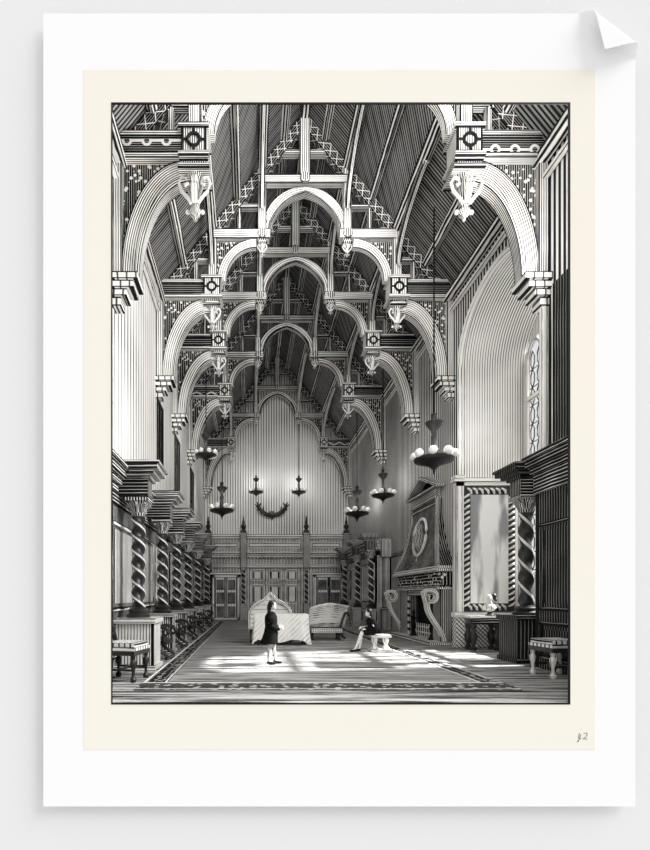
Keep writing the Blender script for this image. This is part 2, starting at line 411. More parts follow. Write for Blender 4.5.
# ------------------------------------------------------------------ hammerbeam trusses
def qarc(p0, p1, n=14, vfirst=True, pw=1.0):
    """quarter-ellipse in xz from p0 (vertical tangent) to p1 (horizontal tangent)"""
    r = []
    for i in range(n + 1):
        t = i / n * PI / 2; r.append((p0[0] + (p1[0] - p0[0]) * (1 - math.cos(t)) ** pw, p0[1] + (p1[1] - p0[1]) * math.sin(t)))
    return r
def scroll(mb, x, z, y, sg, R, w, th):
    """S-scroll volute in xz plane at depth y"""
    pts = []
    for i in range(26):
        t = i / 25; a = PI * 2.6 * t; r = R * (1 - .8 * t)
        pts.append((x + sg * (R + -r * math.cos(a)) - sg * 0, y, z + r * math.sin(a)))
    mb.sweep(pts, w, th, (0, 1, 0))
def pendant(y, x, z, sc, par, m, big):
    b = MB()
    b.box(x - .42 * sc, x + .42 * sc, y - .42 * sc, y + .42 * sc, z - .1 * sc, z)
    b.box(x - .36 * sc, x + .36 * sc, y - .36 * sc, y + .36 * sc, z - .24 * sc, z - .1 * sc)
    b.box(x - .46 * sc, x + .46 * sc, y - .46 * sc, y + .46 * sc, z - .34 * sc, z - .24 * sc)
    b.lathe([(.0, z - 1.62 * sc), (.06 * sc, z - 1.56 * sc), (.05 * sc, z - 1.5 * sc), (.16 * sc, z - 1.4 * sc), (.18 * sc, z - 1.3 * sc), (.1 * sc, z - 1.22 * sc), (.14 * sc, z - 1.14 * sc), (.17 * sc, z - .8 * sc), (.28 * sc, z - .45 * sc), (.3 * sc, z - .34 * sc)], (x, y, 0), 12)
    p = b.build('pendant', m, par, True)
    s = MB()
    for sg in (-1, 1):
        c = [(x + sg * .1 * sc, z - 1.2 * sc), (x + sg * .2 * sc, z - 1.05 * sc), (x + sg * .38 * sc, z - .85 * sc), (x + sg * .46 * sc, z - .62 * sc), (x + sg * .38 * sc, z - .44 * sc), (x + sg * .24 * sc, z - .48 * sc), (x + sg * .2 * sc, z - .62 * sc), (x + sg * .3 * sc, z - .68 * sc)]
        s.tube([(a, y - .18 * sc, d) for a, d in c], .055 * sc, 6)
        s.tube([(x + (.04 * sg) * sc, y - sc * (.2 + .2 * math.sin(PI * i / 6)), z - (.4 + .8 * i / 6) * sc) for i in range(7)], .05 * sc, 6)
    for sg in (-1, 1): s.ball((x + sg * .22 * sc, y, z - 1.33 * sc), .07 * sc, 8)
    s.build('scroll', M_pale, p, True)
def truss(y, label, near, dprev, fq):
    t = thing('hammerbeam_truss', label, 'roof truss', (0, y, 0), 0, 'hammerbeam trusses')
    Tm = hatch(fq, .42 if near else .3, 'v', .16, .3, .8, key='truss_timber'); Td = hatch(fq, .5, 'v', .2, .3, .8, key='truss_timber_dark')
    Tdd = hatch(fq, .78, 'v', .12, .2, .8, key='truss_timber_dense'); Tx = hatch(fq, .9, 'v', .1, .1, .8, key='truss_lattice', patt=('x', .42))  # Tdd: denser ink lines, for the wind braces
    Tw = hatch(fq, .88, 'v', .25, .1, .8, key='truss_carving', patt=(('chain', .55) if near else ('wave', .9)))
    Tl = hatch(fq, .86, 'v', 0, .2, .8, key='spandrel_carving', patt=('leaf', .15))
    for sg in (-1, 1):
        g = lambda x, z, dy=0: (sg * x, y + dy, z)
        b = MB()
        for i, (w, h0, h1) in enumerate(((.75, 10.75, 10.95), (.62, 10.55, 10.75), (.42, 10.35, 10.55), (.25, 10.1, 10.35))):
            b.box(sg * W2, sg * (W2 - w), y - .38 + i * .06, y + .38 - i * .06, h0, h1)
        b.build('corbel', M_corb, t)
        b = MB(); b.box(sg * W2, sg * (W2 - .28), y - .2, y + .2, 10.95, 14.2); b.build('wall_post', Tm, t)
        lo = qarc((5.62, 10.95), (4.05, 13.95)) ; lo = [(5.62, 10.95)] + [(a, c) for a, c in lo[1:]]
        path = [g(a, c) for a, c in lo]
        b = MB(); b.sweep(path, .3, .52, (0, 1, 0)); br = b.build('arch_brace', Tm, t)
        inner = [(a - .22, c - .3 + .2 * (1 - i / 14)) for i, (a, c) in enumerate(lo)]
        b = MB(); b.sweep([g(a, max(c, 10.9)) for a, c in inner], .4, .12, (0, 1, 0)); b.build('moulding', Td, br)
        poly = [(sg * (a + .15), c + .1) for a, c in lo[1:]] + [(sg * 4.1, 14.2), (sg * 5.85, 14.2), (sg * 5.85, 11.4)]
        b = MB(); b.prism(poly if sg < 0 else poly[::-1], (0, y + .04, 0), (1, 0, 0), (0, 0, 1), .06); b.build('spandrel', Tl, t)
        b = MB(); b.box(sg * W2, sg * 3.6, y - .24, y + .24, 14.3, 14.78); b.build('hammer_beam', Tw, t)
        b = MB(); b.box(sg * W2, sg * 3.6, y - .3, y + .3, 14.78, 14.92); b.box(sg * W2, sg * 3.6, y - .3, y + .3, 14.18, 14.3); b.build('beam_moulding', Tm, t)
        b = MB(); b.box(sg * 4.15, sg * 3.45, y - .4, y + .4, 14.2, 14.9, 2); b.box(sg * 4.22, sg * 3.38, y - .46, y + .46, 14.88, 15.0, 0); b.box(sg * 4.22, sg * 3.38, y - .46, y + .46, 14.1, 14.22, 0)
        blk = b.build('beam_end_block', Tm, t)
        b = MB(); b.tube([(sg * 3.8 + .17 * math.cos(a * PI / 8), y - .42, 14.55 + .17 * math.sin(a * PI / 8)) for a in range(17)], .045, 6)
        for a in range(4): b.tube([(sg * 3.8 + r * math.cos(a * PI / 2), y - .42, 14.55 + r * math.sin(a * PI / 2)) for r in (.18, .32)], .035, 5)
        b.build('roundel', M_ink, blk, True)
        pendant(y, sg * 3.8, 14.12, .95 if near else .75, t, Td, near)
        b = MB(); b.box(sg * 3.98, sg * 3.62, y - .18, y + .18, 15.0, 17.15); b.build('hammer_post', Tm, t)
        b = MB(); b.sweep([g(a, c) for a, c in qarc((3.42, 14.95), (2.0, 16.5))], .26, .36, (0, 1, 0)); b.build('upper_brace', Tm, t)
        poly = [(sg * (a + .1), c + .05) for a, c in qarc((3.5, 15.1), (2.1, 16.55))] + [(sg * 3.6, 16.6)]
        b = MB(); b.prism(poly if sg < 0 else poly[::-1], (0, y + .03, 0), (1, 0, 0), (0, 0, 1), .05); b.build('spandrel', Tl, t)
        b = MB(); b.box(sg * 3.75, sg * 1.45, y - .2, y + .2, 16.65, 17.05); b.build('upper_hammer_beam', Tm, t)
        b = MB(); b.ball((sg * 1.75, y - .24, 16.85), .2, 12, (1, .5, 1)); b.build('boss', Td, t, True)
        pendant(y, sg * 1.75, 16.65, .42, t, Td, False)
        b = MB(); b.box(sg * 1.93, sg * 1.57, y - .16, y + .16, 17.05, roofz(1.75) - .3); b.build('upper_post', Tm, t)
        b = MB(); b.box(sg * 3.62, sg * (4.9), y - .12, y + .12, 15.75, 15.92); b.build('tie_rail', Td, t)
        b = MB(); b.box(sg * 4.55, sg * 4.4, y - .1, y + .1, 14.92, 15.75); b.build('stud', Td, t)
        b = MB(); b.box(sg * 1.93, sg * (3.05), y - .12, y + .12, 17.95, 18.12); b.build('tie_rail', Td, t)
        b = MB(); b.box(sg * 2.75, sg * 2.6, y - .1, y + .1, 17.05, 17.95); b.build('stud', Td, t)
        b = MB(); b.beam(g(W2 - .1, roofz(W2 - .1) - .42), g(.1, roofz(.1) - .42), .3, .42, (sg * SL, 0, 1)); b.build('principal_rafter', Tx, t)
        ar = [(1.6 - 1.6 * (1 - math.cos(i / 12 * PI / 2 * .92)) / (1 - math.cos(PI / 2 * .92)), 17.0 + 1.72 * math.sin(i / 12 * PI / 2 * .92) / math.sin(PI / 2 * .92)) for i in range(13)]
        hh = [.2 + .14 * math.sin(i / 12 * PI) for i in range(13)]
        b = MB(); b.sweep([g(a, c) for a, c in ar], .28, hh, (0, 1, 0)); br = b.build('centre_arch_brace', Tm, t)
        b = MB(); b.sweep([g(max(a - .17, 0), c - .12) for a, c in ar], .34, .07, (0, 1, 0)); b.build('moulding', Td, br)
        if dprev:
            for (x, za, zb) in ((3.8, 15.6, 17.0), (1.75, 17.9, 19.5)):
                d = dprev / 2; pts = []
                for i in range(13):
                    a = i / 12 * PI / 2; pts.append((sg * x, y - .2 - d * (1 - math.cos(a)) , za + (zb - za) * math.sin(a)))
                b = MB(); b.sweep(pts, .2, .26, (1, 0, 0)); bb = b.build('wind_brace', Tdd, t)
                b = MB(); b.sweep([(p[0] , p[1] - .1, p[2] - .12) for p in pts], .1, .06, (1, 0, 0)); b.build('moulding', M_pale, bb)
    b = MB(); b.box(-1.9, 1.9, y - .17, y + .17, 18.95, 19.3); b.build('collar_beam', Tm, t)
    b = MB(); b.box(-1.1, 1.1, y - .13, y + .13, 20.15, 20.35); b.build('upper_collar', Td, t)
    b = MB(); b.box(-.22, .22, y - .2, y + .2, 19.3, 21.6); b.build('king_post', Tm, t)
    b = MB(); b.ball((0, y - .22, 19.12), .22, 12, (1, .6, 1)); b.build('boss', Td, t, True)
TY = [14.15, 20.66, 24.9, 30.9, 41.2]
names = ['nearest hammerbeam truss with chain-carved beams, cut by the frame at both sides', 'second hammerbeam truss from the front, with big pendants and the topmost centre arch',
         'third hammerbeam truss from the front, middle of the five arches', 'fourth hammerbeam truss, its centre arch just below the third', 'farthest and lowest hammerbeam truss, standing against the end wall']
for i, y in enumerate(TY):
    truss(y, names[i], i == 0, (TY[i] - TY[i - 1]) if i else 0, [16, 12, 10, 8, 7][i])

# ------------------------------------------------------------------ twisted columns and panelling
def twcol(mb, x, y, z0, z1, r, turns=5, n=18):
    H = z1 - z0; m = int(turns * 12); pr = [(r, z0 + H * i / m) for i in range(m + 1)]
    mb.lathe(pr, (x, y, 0), n, None, lambda th, z: 1 + .3 * math.cos(2 * th + (z - z0) / H * 2 * PI * turns))
def column_thing(name, label, x, y, ped_h, ztop, r, pw, turns, m_ped, wall_x, group=None, corn=None):
    """pedestal, twisted shaft, capital, entablature back to the wall"""
    t = thing(name, label, 'column', (x, y, 0), 0, group); sg = 1 if wall_x > x else -1
    b = MB(); xa, xb = x - sg * pw / 2, wall_x
    b.box(xa, xb, y - pw / 2, y + pw / 2, 0.12, ped_h - .12, 2); b.box(xa - sg * .05, xb, y - pw / 2 - .05, y + pw / 2 + .05, 0, .14)
    b.box(xa - sg * .06, xb, y - pw / 2 - .07, y + pw / 2 + .07, ped_h - .14, ped_h); b.build('pedestal', m_ped, t)
    b = MB(); b.lathe([(r * 2.1, ped_h), (r * 2.15, ped_h + .08), (r * 1.6, ped_h + .14), (r * 1.8, ped_h + .22), (r * 1.15, ped_h + .3)], (x, y, 0), 20); b.build('column_base', M_dark, t, True)
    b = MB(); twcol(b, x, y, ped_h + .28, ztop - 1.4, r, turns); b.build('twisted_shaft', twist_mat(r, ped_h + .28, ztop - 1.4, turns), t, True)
    zc = ztop - 1.4
    b = MB(); b.lathe([(r * 1.05, zc), (r * 1.2, zc + .06), (r * 1.0, zc + .1), (r * 1.35, zc + .3), (r * 1.9, zc + .42)], (x, y, 0), 16)
    for a in range(8):
        th = a * PI / 4; d = Vector((math.cos(th), math.sin(th), 0))
        b.tube([Vector((x, y, zc + .1)) + d * r * 1.05, Vector((x, y, zc + .26)) + d * r * 1.5, Vector((x, y, zc + .34)) + d * r * 2.0, Vector((x, y, zc + .26)) + d * r * 2.1], .035, 5)
    b.box(x - r * 2, x + r * 2, y - r * 2, y + r * 2, zc + .4, zc + .5); b.build('capital', M_carved, t, True)
    b = MB(); e = max(r * 1.75, .32)
    b.box(x - sg * e, wall_x, y - e, y + e, zc + .5, ztop - .38)
    b.build('entablature', M_darkp, t)
    b = MB()
    for i, (o, z0, z1) in enumerate(((.08, -.4, -.3), (.2, -.3, -.2), (.32, -.2, -.07), (.38, -.07, 0))):
        b.box(x - sg * (e + o), wall_x, y - e - o, y + e + o, ztop + z0, ztop + z1)
    b.build('cornice', M_black if m_ped is M_black else M_carved, t)
    return t
M_twist = flat('polished_dark_oak', (.03, .029, .028), .25, .9)
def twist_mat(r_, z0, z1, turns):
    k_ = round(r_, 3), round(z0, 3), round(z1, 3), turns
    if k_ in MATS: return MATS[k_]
    m = bpy.data.materials.new('spiral_oak_painted_glints'); m.use_nodes = True; N = m.node_tree.nodes; L = m.node_tree.links; bs = N['Principled BSDF']
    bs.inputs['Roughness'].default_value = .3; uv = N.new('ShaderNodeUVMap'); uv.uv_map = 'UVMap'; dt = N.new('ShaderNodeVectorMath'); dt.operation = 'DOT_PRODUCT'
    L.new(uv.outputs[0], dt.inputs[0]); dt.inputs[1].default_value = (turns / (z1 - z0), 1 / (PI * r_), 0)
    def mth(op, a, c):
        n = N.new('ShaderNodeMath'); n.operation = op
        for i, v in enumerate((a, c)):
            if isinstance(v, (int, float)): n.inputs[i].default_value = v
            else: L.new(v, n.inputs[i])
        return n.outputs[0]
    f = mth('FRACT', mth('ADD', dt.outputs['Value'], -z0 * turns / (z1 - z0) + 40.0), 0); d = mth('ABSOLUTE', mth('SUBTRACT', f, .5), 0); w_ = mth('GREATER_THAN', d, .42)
    mx = N.new('ShaderNodeMix'); mx.data_type = 'RGBA'; L.new(w_, mx.inputs[0]); mx.inputs[6].default_value = (.018, .018, .018, 1); mx.inputs[7].default_value = (.8, .78, .74, 1); L.new(mx.outputs[2], bs.inputs['Base Color'])  # pale helical stripe is a highlight painted into the shaft's colour
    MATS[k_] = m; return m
colY = [13.9, 17.7, 21.1, 25.0, 29.6, 36.0]
nm = ['twisted dark column on a tall pedestal, nearest on the left wall', 'second twisted column along the left wall, behind the nearest one', 'third twisted column along the left wall',
      'fourth twisted column along the left wall', 'fifth twisted column along the left wall', 'last twisted column of the left wall beside the end screen']
for i, y in enumerate(colY):
    column_thing('twisted_column', nm[i], -5.35, y, 1.4, 5.6, .155, (.8 if i else 1.05), 6, M_carved if i else M_carved_l, -W2, 'twisted columns along the left wall')
# continuous panelling between them
def panelling(name, label, sgx, ya, yb, ztop, xface, bays, m):
    t = thing(name, label, 'panelling', (sgx * (W2 - .1), (ya + yb) / 2, 0)); xw = sgx * W2
    b = MB(); b.box(xw, xface, ya, yb, 0, ztop - .8, 2); b.build('backing', m, t)
    b = MB(); d = -sgx
    b.box(xw, xface + d * .06, ya, yb, ztop - 1.1, ztop - .75); b.build('frieze', M_darkp, t)
    b = MB()
    for o, z0, z1 in ((.06, -.75, -.55), (.16, -.55, -.38), (.3, -.38, -.2), (.4, -.2, -.08)): b.box(xw, xface + d * o, ya, yb, ztop + z0, ztop + z1)
    b.build('cornice', M_darkp if m is M_black else M_carved, t)
    L_ = (yb - ya) / bays
    for i in range(bays):
        a, c = ya + i * L_ + .25, ya + (i + 1) * L_ - .25
        for z0, z1 in ((.3, 1.3), (1.6, 4.0)):
            b = MB()
            for p in ((a, c, z0, z0 + .1), (a, c, z1 - .1, z1), (a, a + .1, z0, z1), (c - .1, c, z0, z1)): b.box(xface, xface + d * .05, *p)
            b.box(xface, xface + d * .02, a + .2, c - .2, z0 + .2, z1 - .2, 2)
            b.build('panel', M_black if m is M_black else M_panel, t)
    return t
panelling('wall_panelling', 'dark oak panelling with a deep cornice running along the left wall', -1, Y0 + .3, 41.0, 5.55, -W2 + .22, 10, M_darkp)

# right near: column on the pier and dark panelling
column_thing('twisted_column', 'stout black twisted column on a panelled pedestal, at the right beside the table', X(525, 15.4) - .0, 15.35, 1.42, 5.95, .18, 1.1, 4, M_black, X(525, 15.4) + 1.1)
pt = panelling('wall_panelling', 'black oak panelling at the right edge behind the chair', 1, Y0 + .3, 14.1, 5.95, W2 - .3, 2, M_black)
b = MB(); b.box(W2, W2 - .3, 12.3, 13.3, 5.9, 10.3, 2); b.box(W2, W2 - .4, 12.2, 12.5, 5.9, 10.3, 2)
tag(b.build('wall_pier', M_black), 'dark stone pier rising above the black panelling at the right edge', 'pier')

# right far stalls
pt = panelling('wall_panelling', 'tall oak stall front with blocky cornice between fireplace and end screen', 1, 29.6, 41.0, 5.5, 5.2, 3, M_carved)
b = MB(); b.box(5.45, W2, 29.3, 29.6, 0, 1.25, 2); b.box(5.6, 6.0, 29.42, 29.6, 1.25, 4.3, 2); b.box(5.4, W2, 29.25, 29.6, 1.2, 1.32); b.box(5.45, W2, 29.3, 29.6, 4.3, 5.3, 2); b.build('end_panel', M_carved, pt)
for i, y in enumerate((29.9, 33.6, 38.2)):
    column_thing('twisted_column', ['twisted column on the near corner of the right-hand stalls, left of the fireplace', 'middle twisted column of the right-hand stalls', 'farthest twisted column of the right-hand stalls'][i],
                 4.98, y, 1.25, 5.65, .15, .8, 6, M_carved, 5.2 + .02, 'twisted columns of the right stalls')

# ------------------------------------------------------------------ end screen
ys_ = 41.55
sc = thing('oak_screen', 'carved oak screen across the far end of the hall with long horizontal mouldings', 'screen', (0, ys_, 0))
M_scr = hatch(8, .5, 'v', .1, .3, key='screen_oak'); M_scrl = hatch(8, .08, 'v', .3, .3, key='screen_moulding')
b = MB(); b.box(-W2 + .02, W2 - .02, ys_, ys_ + .5, 0, 7.0, 2); b.build('screen_body', M_scr, sc)
b = MB()
for z0, z1, d in ((6.9, 7.08, .3), (6.75, 6.9, .18), (5.55, 5.7, .22), (5.35, 5.45, .3), (5.2, 5.35, .15), (4.35, 4.5, .2), (4.5, 4.62, .12)):
    b.box(-W2 + .02, W2 - .02, ys_ - d, ys_, z0, z1, 0)
b.build('moulding', M_scrl, sc)
b = MB()
for i in range(60): b.box(-W2 + .1 + i * .2, -W2 + .2 + i * .2, ys_ - .24, ys_, 5.1, 5.2)
b.build('dentil_course', M_darkp, sc)
PX = [X(206, ys_), X(243.5, ys_), X(306, ys_), X(351, ys_)]
PX[0] = max(PX[0], -5.7); PX[3] = min(PX[3], 5.7)
def frame_panel(mb, a, c, z0, z1, y, w=.1, d=.07):
    for p in ((a, c, z0, z0 + w), (a, c, z1 - w, z1), (a, a + w, z0, z1), (c - w, c, z0, z1)): mb.box(p[0], p[1], y - d, y, p[2], p[3])
for i in range(3):
    b = MB(); frame_panel(b, PX[i] + .35, PX[i + 1] - .35, 5.95, 6.5, ys_, .08); b.box(PX[i] + .55, PX[i + 1] - .55, ys_ - .03, ys_, 6.1, 6.35); b.build('attic_panel', M_scrl, sc)
for i in range(3):
    w = (PX[2] - PX[1] - .9) / 3; a = PX[1] + .45 + i * w
    for z0, z1 in ((3.2, 4.25), (1.3, 3.0)):
        b = MB(); frame_panel(b, a + .08, a + w - .08, z0, z1, ys_, .12); b.box(a + .35, a + w - .35, ys_ - .05, ys_, z0 + .25, z1 - .25, 2); b.build('panel', M_scrl, sc)
for i in range(4):
    x = PX[i]
    b = MB(); b.box(x - .28, x + .28, ys_ - .45, ys_, 0, 1.4); pl = b.build('pilaster_pedestal', M_carved, sc)
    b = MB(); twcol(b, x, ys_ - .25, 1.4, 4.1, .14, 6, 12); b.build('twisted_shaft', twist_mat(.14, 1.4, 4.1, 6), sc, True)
    b = MB(); b.lathe([(.14, 4.1), (.25, 4.3), (.27, 4.4)], (x, ys_ - .25, 0), 12); b.box(x - .27, x + .27, ys_ - .5, ys_, 4.35, 7.15, 2); b.box(x - .34, x + .34, ys_ - .56, ys_, 7.05, 7.2, 0); b.build('pilaster_block', M_carved, sc)
    b = MB(); b.lathe([(.26, 7.2), (.24, 7.4), (.12, 7.5), (.2, 7.65), (.22, 7.8), (.1, 7.95), (.13, 8.1), (.07, 8.25), (.05, 8.5), (0, 8.65)], (x, ys_ - .25, 0), 10); b.build('finial', M_dark, sc, True)
for n_, (xa, xb) in enumerate(((X(214, ys_), X(238, ys_)), (X(315.5, ys_), X(342, ys_)))):
    b = MB(); frame_panel(b, xa - .15, xb + .15, 0, 3.75, ys_ - .02, .22, .16); b.box(xa - .3, xb + .3, ys_ - .25, ys_, 3.75, 3.95, 0)
    d = struct(b, 'door_%d' % (n_ + 1), M_scrl)
    mid = (xa + xb) / 2
    for (a, c) in ((xa + .07, mid - .03), (mid + .03, xb - .07)):
        b = MB(); b.box(a, c, ys_ - .1, ys_ - .03, 0.02, 3.53, 2); lf = b.build('door_leaf', hatch(5, .12, 'v', .2, .1, key='door_leaf'), d)
        b = MB()
        for z0, z1 in ((.25, 1.15), (1.35, 2.3), (2.5, 3.35)): b.box(a + .14, c - .14, ys_ - .13, ys_ - .09, z0, z1, 2)
        b.build('door_panel', M_darkp, lf)

# antlers trophy
y = Y1 - .25; a0 = X(272, y); z0 = Z(519, y)
z0 += .35
t = thing('antler_trophy', 'curved antler trophy hanging on the end wall above the screen', 'antlers', (a0, Y1, z0))
b = MB(); b.prism([(-.25, -.1), (0, -.45), (.25, -.1), (.2, .35), (-.2, .35)][::-1], (a0, Y1 - .02, z0), (1, 0, 0), (0, 0, 1), .06); b.build('shield', M_dark, t)
for sg in (-1, 1):
    b = MB(); P = [(.05, -.05), (.45, 0), (.85, .2), (1.15, .6), (1.25, 1.0)]
    b.tube([(a0 + sg * x, y - .1 - .1 * i, z0 + z) for i, (x, z) in enumerate(P)], [.17, .2, .17, .13, .04], 8)
    for (x, z, dx, dz) in ((.75, .15, .0, .5), (1.05, .5, .4, .35), (1.15, .65, -.25, .35), (.95, .35, .35, .05)): b.tube([(a0 + sg * x, y - .3, z0 + z), (a0 + sg * (x + dx * .5), y - .33, z0 + z + dz * .4), (a0 + sg * (x + dx), y - .36, z0 + z + dz)], [.11, .08, .02], 6)
    b.build('antler', M_dark, t, True)

# ------------------------------------------------------------------ chandeliers
def chandelier(px, py, y, dia_px, ztop, label, xo=None):
    x = X(px, y) if xo is None else xo; z = Z(py, y); D = dia_px / S(y); r = D / 2 * .86; k_ = D / 1.7
    t = thing('chandelier', label, 'chandelier', (x, y, ztop), 0, 'globe-lamp chandeliers'); t['lamp_z'] = z; t['lamp_d'] = D
    b = MB(); pr = [(0, z - .62 * k_), (.05 * k_, z - .5 * k_), (.06 * k_, z - .42 * k_), (.2 * k_, z - .28 * k_), (.5 * k_, z - .17 * k_), (r, z - .1 * k_), (r * 1.05, z - .02 * k_), (r, z + .04 * k_), (r * .85, z - .02 * k_), (.2 * k_, z + .06 * k_), (.14 * k_, z + .12 * k_)]
    b.lathe(pr, (x, y, 0), 28); b.build('bowl', M_dark, t, True)
    b = MB(); b.lathe([(.15 * k_, z + .1 * k_), (.2 * k_, z + .3 * k_), (.09 * k_, z + .55 * k_), (.12 * k_, z + .8 * k_), (.07 * k_, z + .95 * k_), (.1 * k_, z + 1.05 * k_), (.3 * k_, z + 1.3 * k_), (.34 * k_, z + 1.42 * k_), (.12 * k_, z + 1.5 * k_), (.09 * k_, z + 1.62 * k_), (.13 * k_, z + 1.7 * k_), (.02, z + 1.8 * k_)], (x, y, 0), 16); b.build('stem', M_dark, t, True)
    nl = 8
    for i in range(nl):
        a = 2 * PI * (i + .5) / nl; b = MB(); b.ball((x + r * math.cos(a), y + r * math.sin(a), z + .16 * k_), .165 * k_, 12); b.build('globe', M_globe, t, True)
    b = MB(); b.tube([(x, y, z + 1.78 * k_), (x, y, ztop)], .03 + .00 * k_, 6); b.build('chain', M_ink, t)
def rz_(x): return roofz(x) - .02
for (px, py, y, d, xo, ztop, lb) in (
        (434, 459, 18.5, 44, None, None, 'largest and nearest chandelier, hanging at the right before the arched bay'),
        (383, 495, 27.0, 25, None, None, 'chandelier right of centre, hanging left above the fireplace hood'),
        (357, 513, 33.0, 26, None, None, 'chandelier hanging low over the far right stalls'),
        (304, 492, 41.0, 16, 1.75, 16.1, 'small far chandelier on the right of the two before the end wall'),
        (262, 492, 41.0, 16, -1.75, 16.1, 'small far chandelier on the left of the two before the end wall'),
        (222, 510, 33.5, 27, None, None, 'chandelier hanging before the far left corner, above the screen end'),
        (206, 455, 26.5, 24, None, None, 'highest chandelier, hanging by the left wall under the third truss')):
    x = X(px, y) if xo is None else xo
    chandelier(px, py, y, d, ztop or rz_(x), lb, xo)

# ------------------------------------------------------------------ fireplace on the right wall
FY0, FY1 = 20.15, 26.3; fc = (FY0 + FY1) / 2; FX = W2 - .55
t = thing('fireplace', 'tall carved fireplace with flared hood and scroll brackets on the right wall', 'fireplace', (W2, fc, 0))
b = MB(); b.box(W2, FX, FY0 + .3, FY0 + 1.2, 0.12, 2.3, 2); b.box(W2, FX, FY1 - 1.6, FY1 - .3, .12, 2.3, 2); b.box(W2, FX, FY0 + 1.2, FY1 - 1.6, 2.0, 2.3); b.build('surround', M_carved, t)
b = MB(); b.box(W2, FX - .6, FY0, FY1, 0, .12); b.build('hearth', M_carved_l, t)
b = MB(); b.box(W2 - .02, W2 - .1, FY0 + 1.2, FY1 - 1.6, .12, 2.0, 2); b.build('firebox', M_ink, t)
b = MB(); b.box(FX - .04, FX, FY1 - 2.0, FY1 - 1.6, .12, 2.0, 2); b.build('tile_border', hatch(3, .1, 'u', .25, 0, key='white_tiles', patt=None, second=(3, .4, 'u')), t)
b = MB(); b.box(W2, FX - .1, FY0 + .1, FY1 - .1, 2.3, 2.42); b.box(W2, FX - .05, FY0 + .1, FY1 - .1, 2.42, 3.0); b.build('frieze', hatch(7, .85, 'v', .1, .1, key='frieze_carving', patt=('leaf', .2)), t)
b = MB(); b.box(W2, FX - .3, FY0 - .05, FY1 + .05, 3.0, 3.12); b.box(W2, FX - .22, FY0, FY1, 3.12, 3.24); b.box(W2, FX - .25, FY0, FY1, 2.28, 2.36); b.build('mantel', M_carved_l, t)
# hood : flared concave profile
b = MB(); prof = []
for i in range(13):
    s_ = i / 12; z = 3.24 + 3.0 * s_; hw = 1.65 + 1.35 * (1 - s_) ** 2.3; dp = .2 + .5 * (1 - s_) ** 2.0
    prof.append((z, hw, dp))
hc = fc + .15
for i in range(12):
    (z0, h0, d0), (z1, h1, d1) = prof[i], prof[i + 1]
    b.face([(W2 - d0, hc - h0, z0), (W2 - d0, hc + h0, z0), (W2 - d1, hc + h1, z1), (W2 - d1, hc - h1, z1)][::-1])
    for sg in (-1, 1): b.face([(W2, hc + sg * h0, z0), (W2 - d0, hc + sg * h0, z0), (W2 - d1, hc + sg * h1, z1), (W2, hc + sg * h1, z1)])
b.build('hood', M_darkp, t)
for sg in (-1, 1): b = MB(); b.tube([(W2 - d, hc + sg * h, z) for z, h, d in prof], .1, 6); b.build('hood_moulding', M_carved, t, True)
b = MB(); b.box(W2, W2 - .35, hc - 1.7, hc + 1.7, 6.24, 6.36); b.box(W2, W2 - .3, hc - 1.6, hc + 1.6, 6.0, 6.1); b.box(W2, W2 - .22, hc - 1.6, hc + 1.6, 6.36, 6.75)
b.prism([(-1.95, 6.75), (1.95, 6.75), (0, 7.45)], (W2, hc, 0), (0, 1, 0), (0, 0, 1), .01); b.build('attic', M_carved, t)
b = MB(); b.beam((W2 - .2, hc - 2.0, 6.78), (W2 - .2, hc, 7.5), .45, .14); b.beam((W2 - .2, hc + 2.0, 6.78), (W2 - .2, hc, 7.5), .45, .14); b.beam((W2 - .2, hc - 2.0, 6.76), (W2 - .2, hc + 2, 6.76), .45, .1); b.build('pediment', M_carved, t)
b = MB(); b.tube([(W2 - .42 + .1 * math.sin(a), hc + .85 * math.cos(a), 4.75 + .85 * math.sin(a)) for a in [i * PI / 12 for i in range(25)]], .07, 6); b.tube([(W2 - .55, hc, 3.6), (W2 - .42, hc, 4.0)], .06, 5)
b.build('medallion_ring', M_pale, t, True)
b = MB(); b.ball((W2 - .4, hc, 5.2), .17, 10); b.lathe([(.08, 4.1), (.2, 4.3), (.3, 4.6), (.34, 4.8), (.2, 4.95), (.09, 5.1)], (W2 - .42, hc, 0), 12); b.build('medallion_bust', M_carved, t, True)
for y in (FY0 + .35, FY1 - .2):
    pts = [];
    for i in range(30):
        s_ = i / 29
        if s_ < .45: a = -PI * .2 - PI * 2.1 * (1 - s_ / .45); r = .34 * (.3 + .7 * s_ / .45); pts.append((FX - .42 + r * math.cos(a + PI), 1.95 + r * math.sin(a + PI)))
        else:
            q_ = (s_ - .45) / .55; pts.append((FX - .1 - .45 * math.sin(PI * .5 + q_ * PI * .9) - .2 * q_, 1.75 - 1.6 * q_))
    b = MB(); b.sweep([(x, y, z) for x, z in pts], .34, .15, (0, 1, 0)); b.build('scroll_bracket', M_pale, t, True)
# andirons and grate
yy = fc - .6
g = thing('fire_grate', 'iron fire grate with spiked andirons standing in the fireplace', 'grate', (FX + .2, yy, .12))
b = MB()
for z in (.35, .6): b.tube([(FX + .1, yy - 1.2, z), (FX + .1, yy + 1.2, z)], .035, 6)
for i in range(9): b.tube([(FX + .1, yy - 1.1 + i * .275, .12), (FX + .1, yy - 1.1 + i * .275, .75)], .025, 5)
b.build('bars', M_pale, g)
for s_ in (-1.2, 1.2):
    b = MB(); b.lathe([(.2, .12), (.12, .25), (.06, .4), (.14, .6), (.06, .8), (.1, .95), (.04, 1.15), (.08, 1.25), (0, 1.35)], (FX, yy + s_, 0), 10); b.build('andiron', M_ink, g, True)

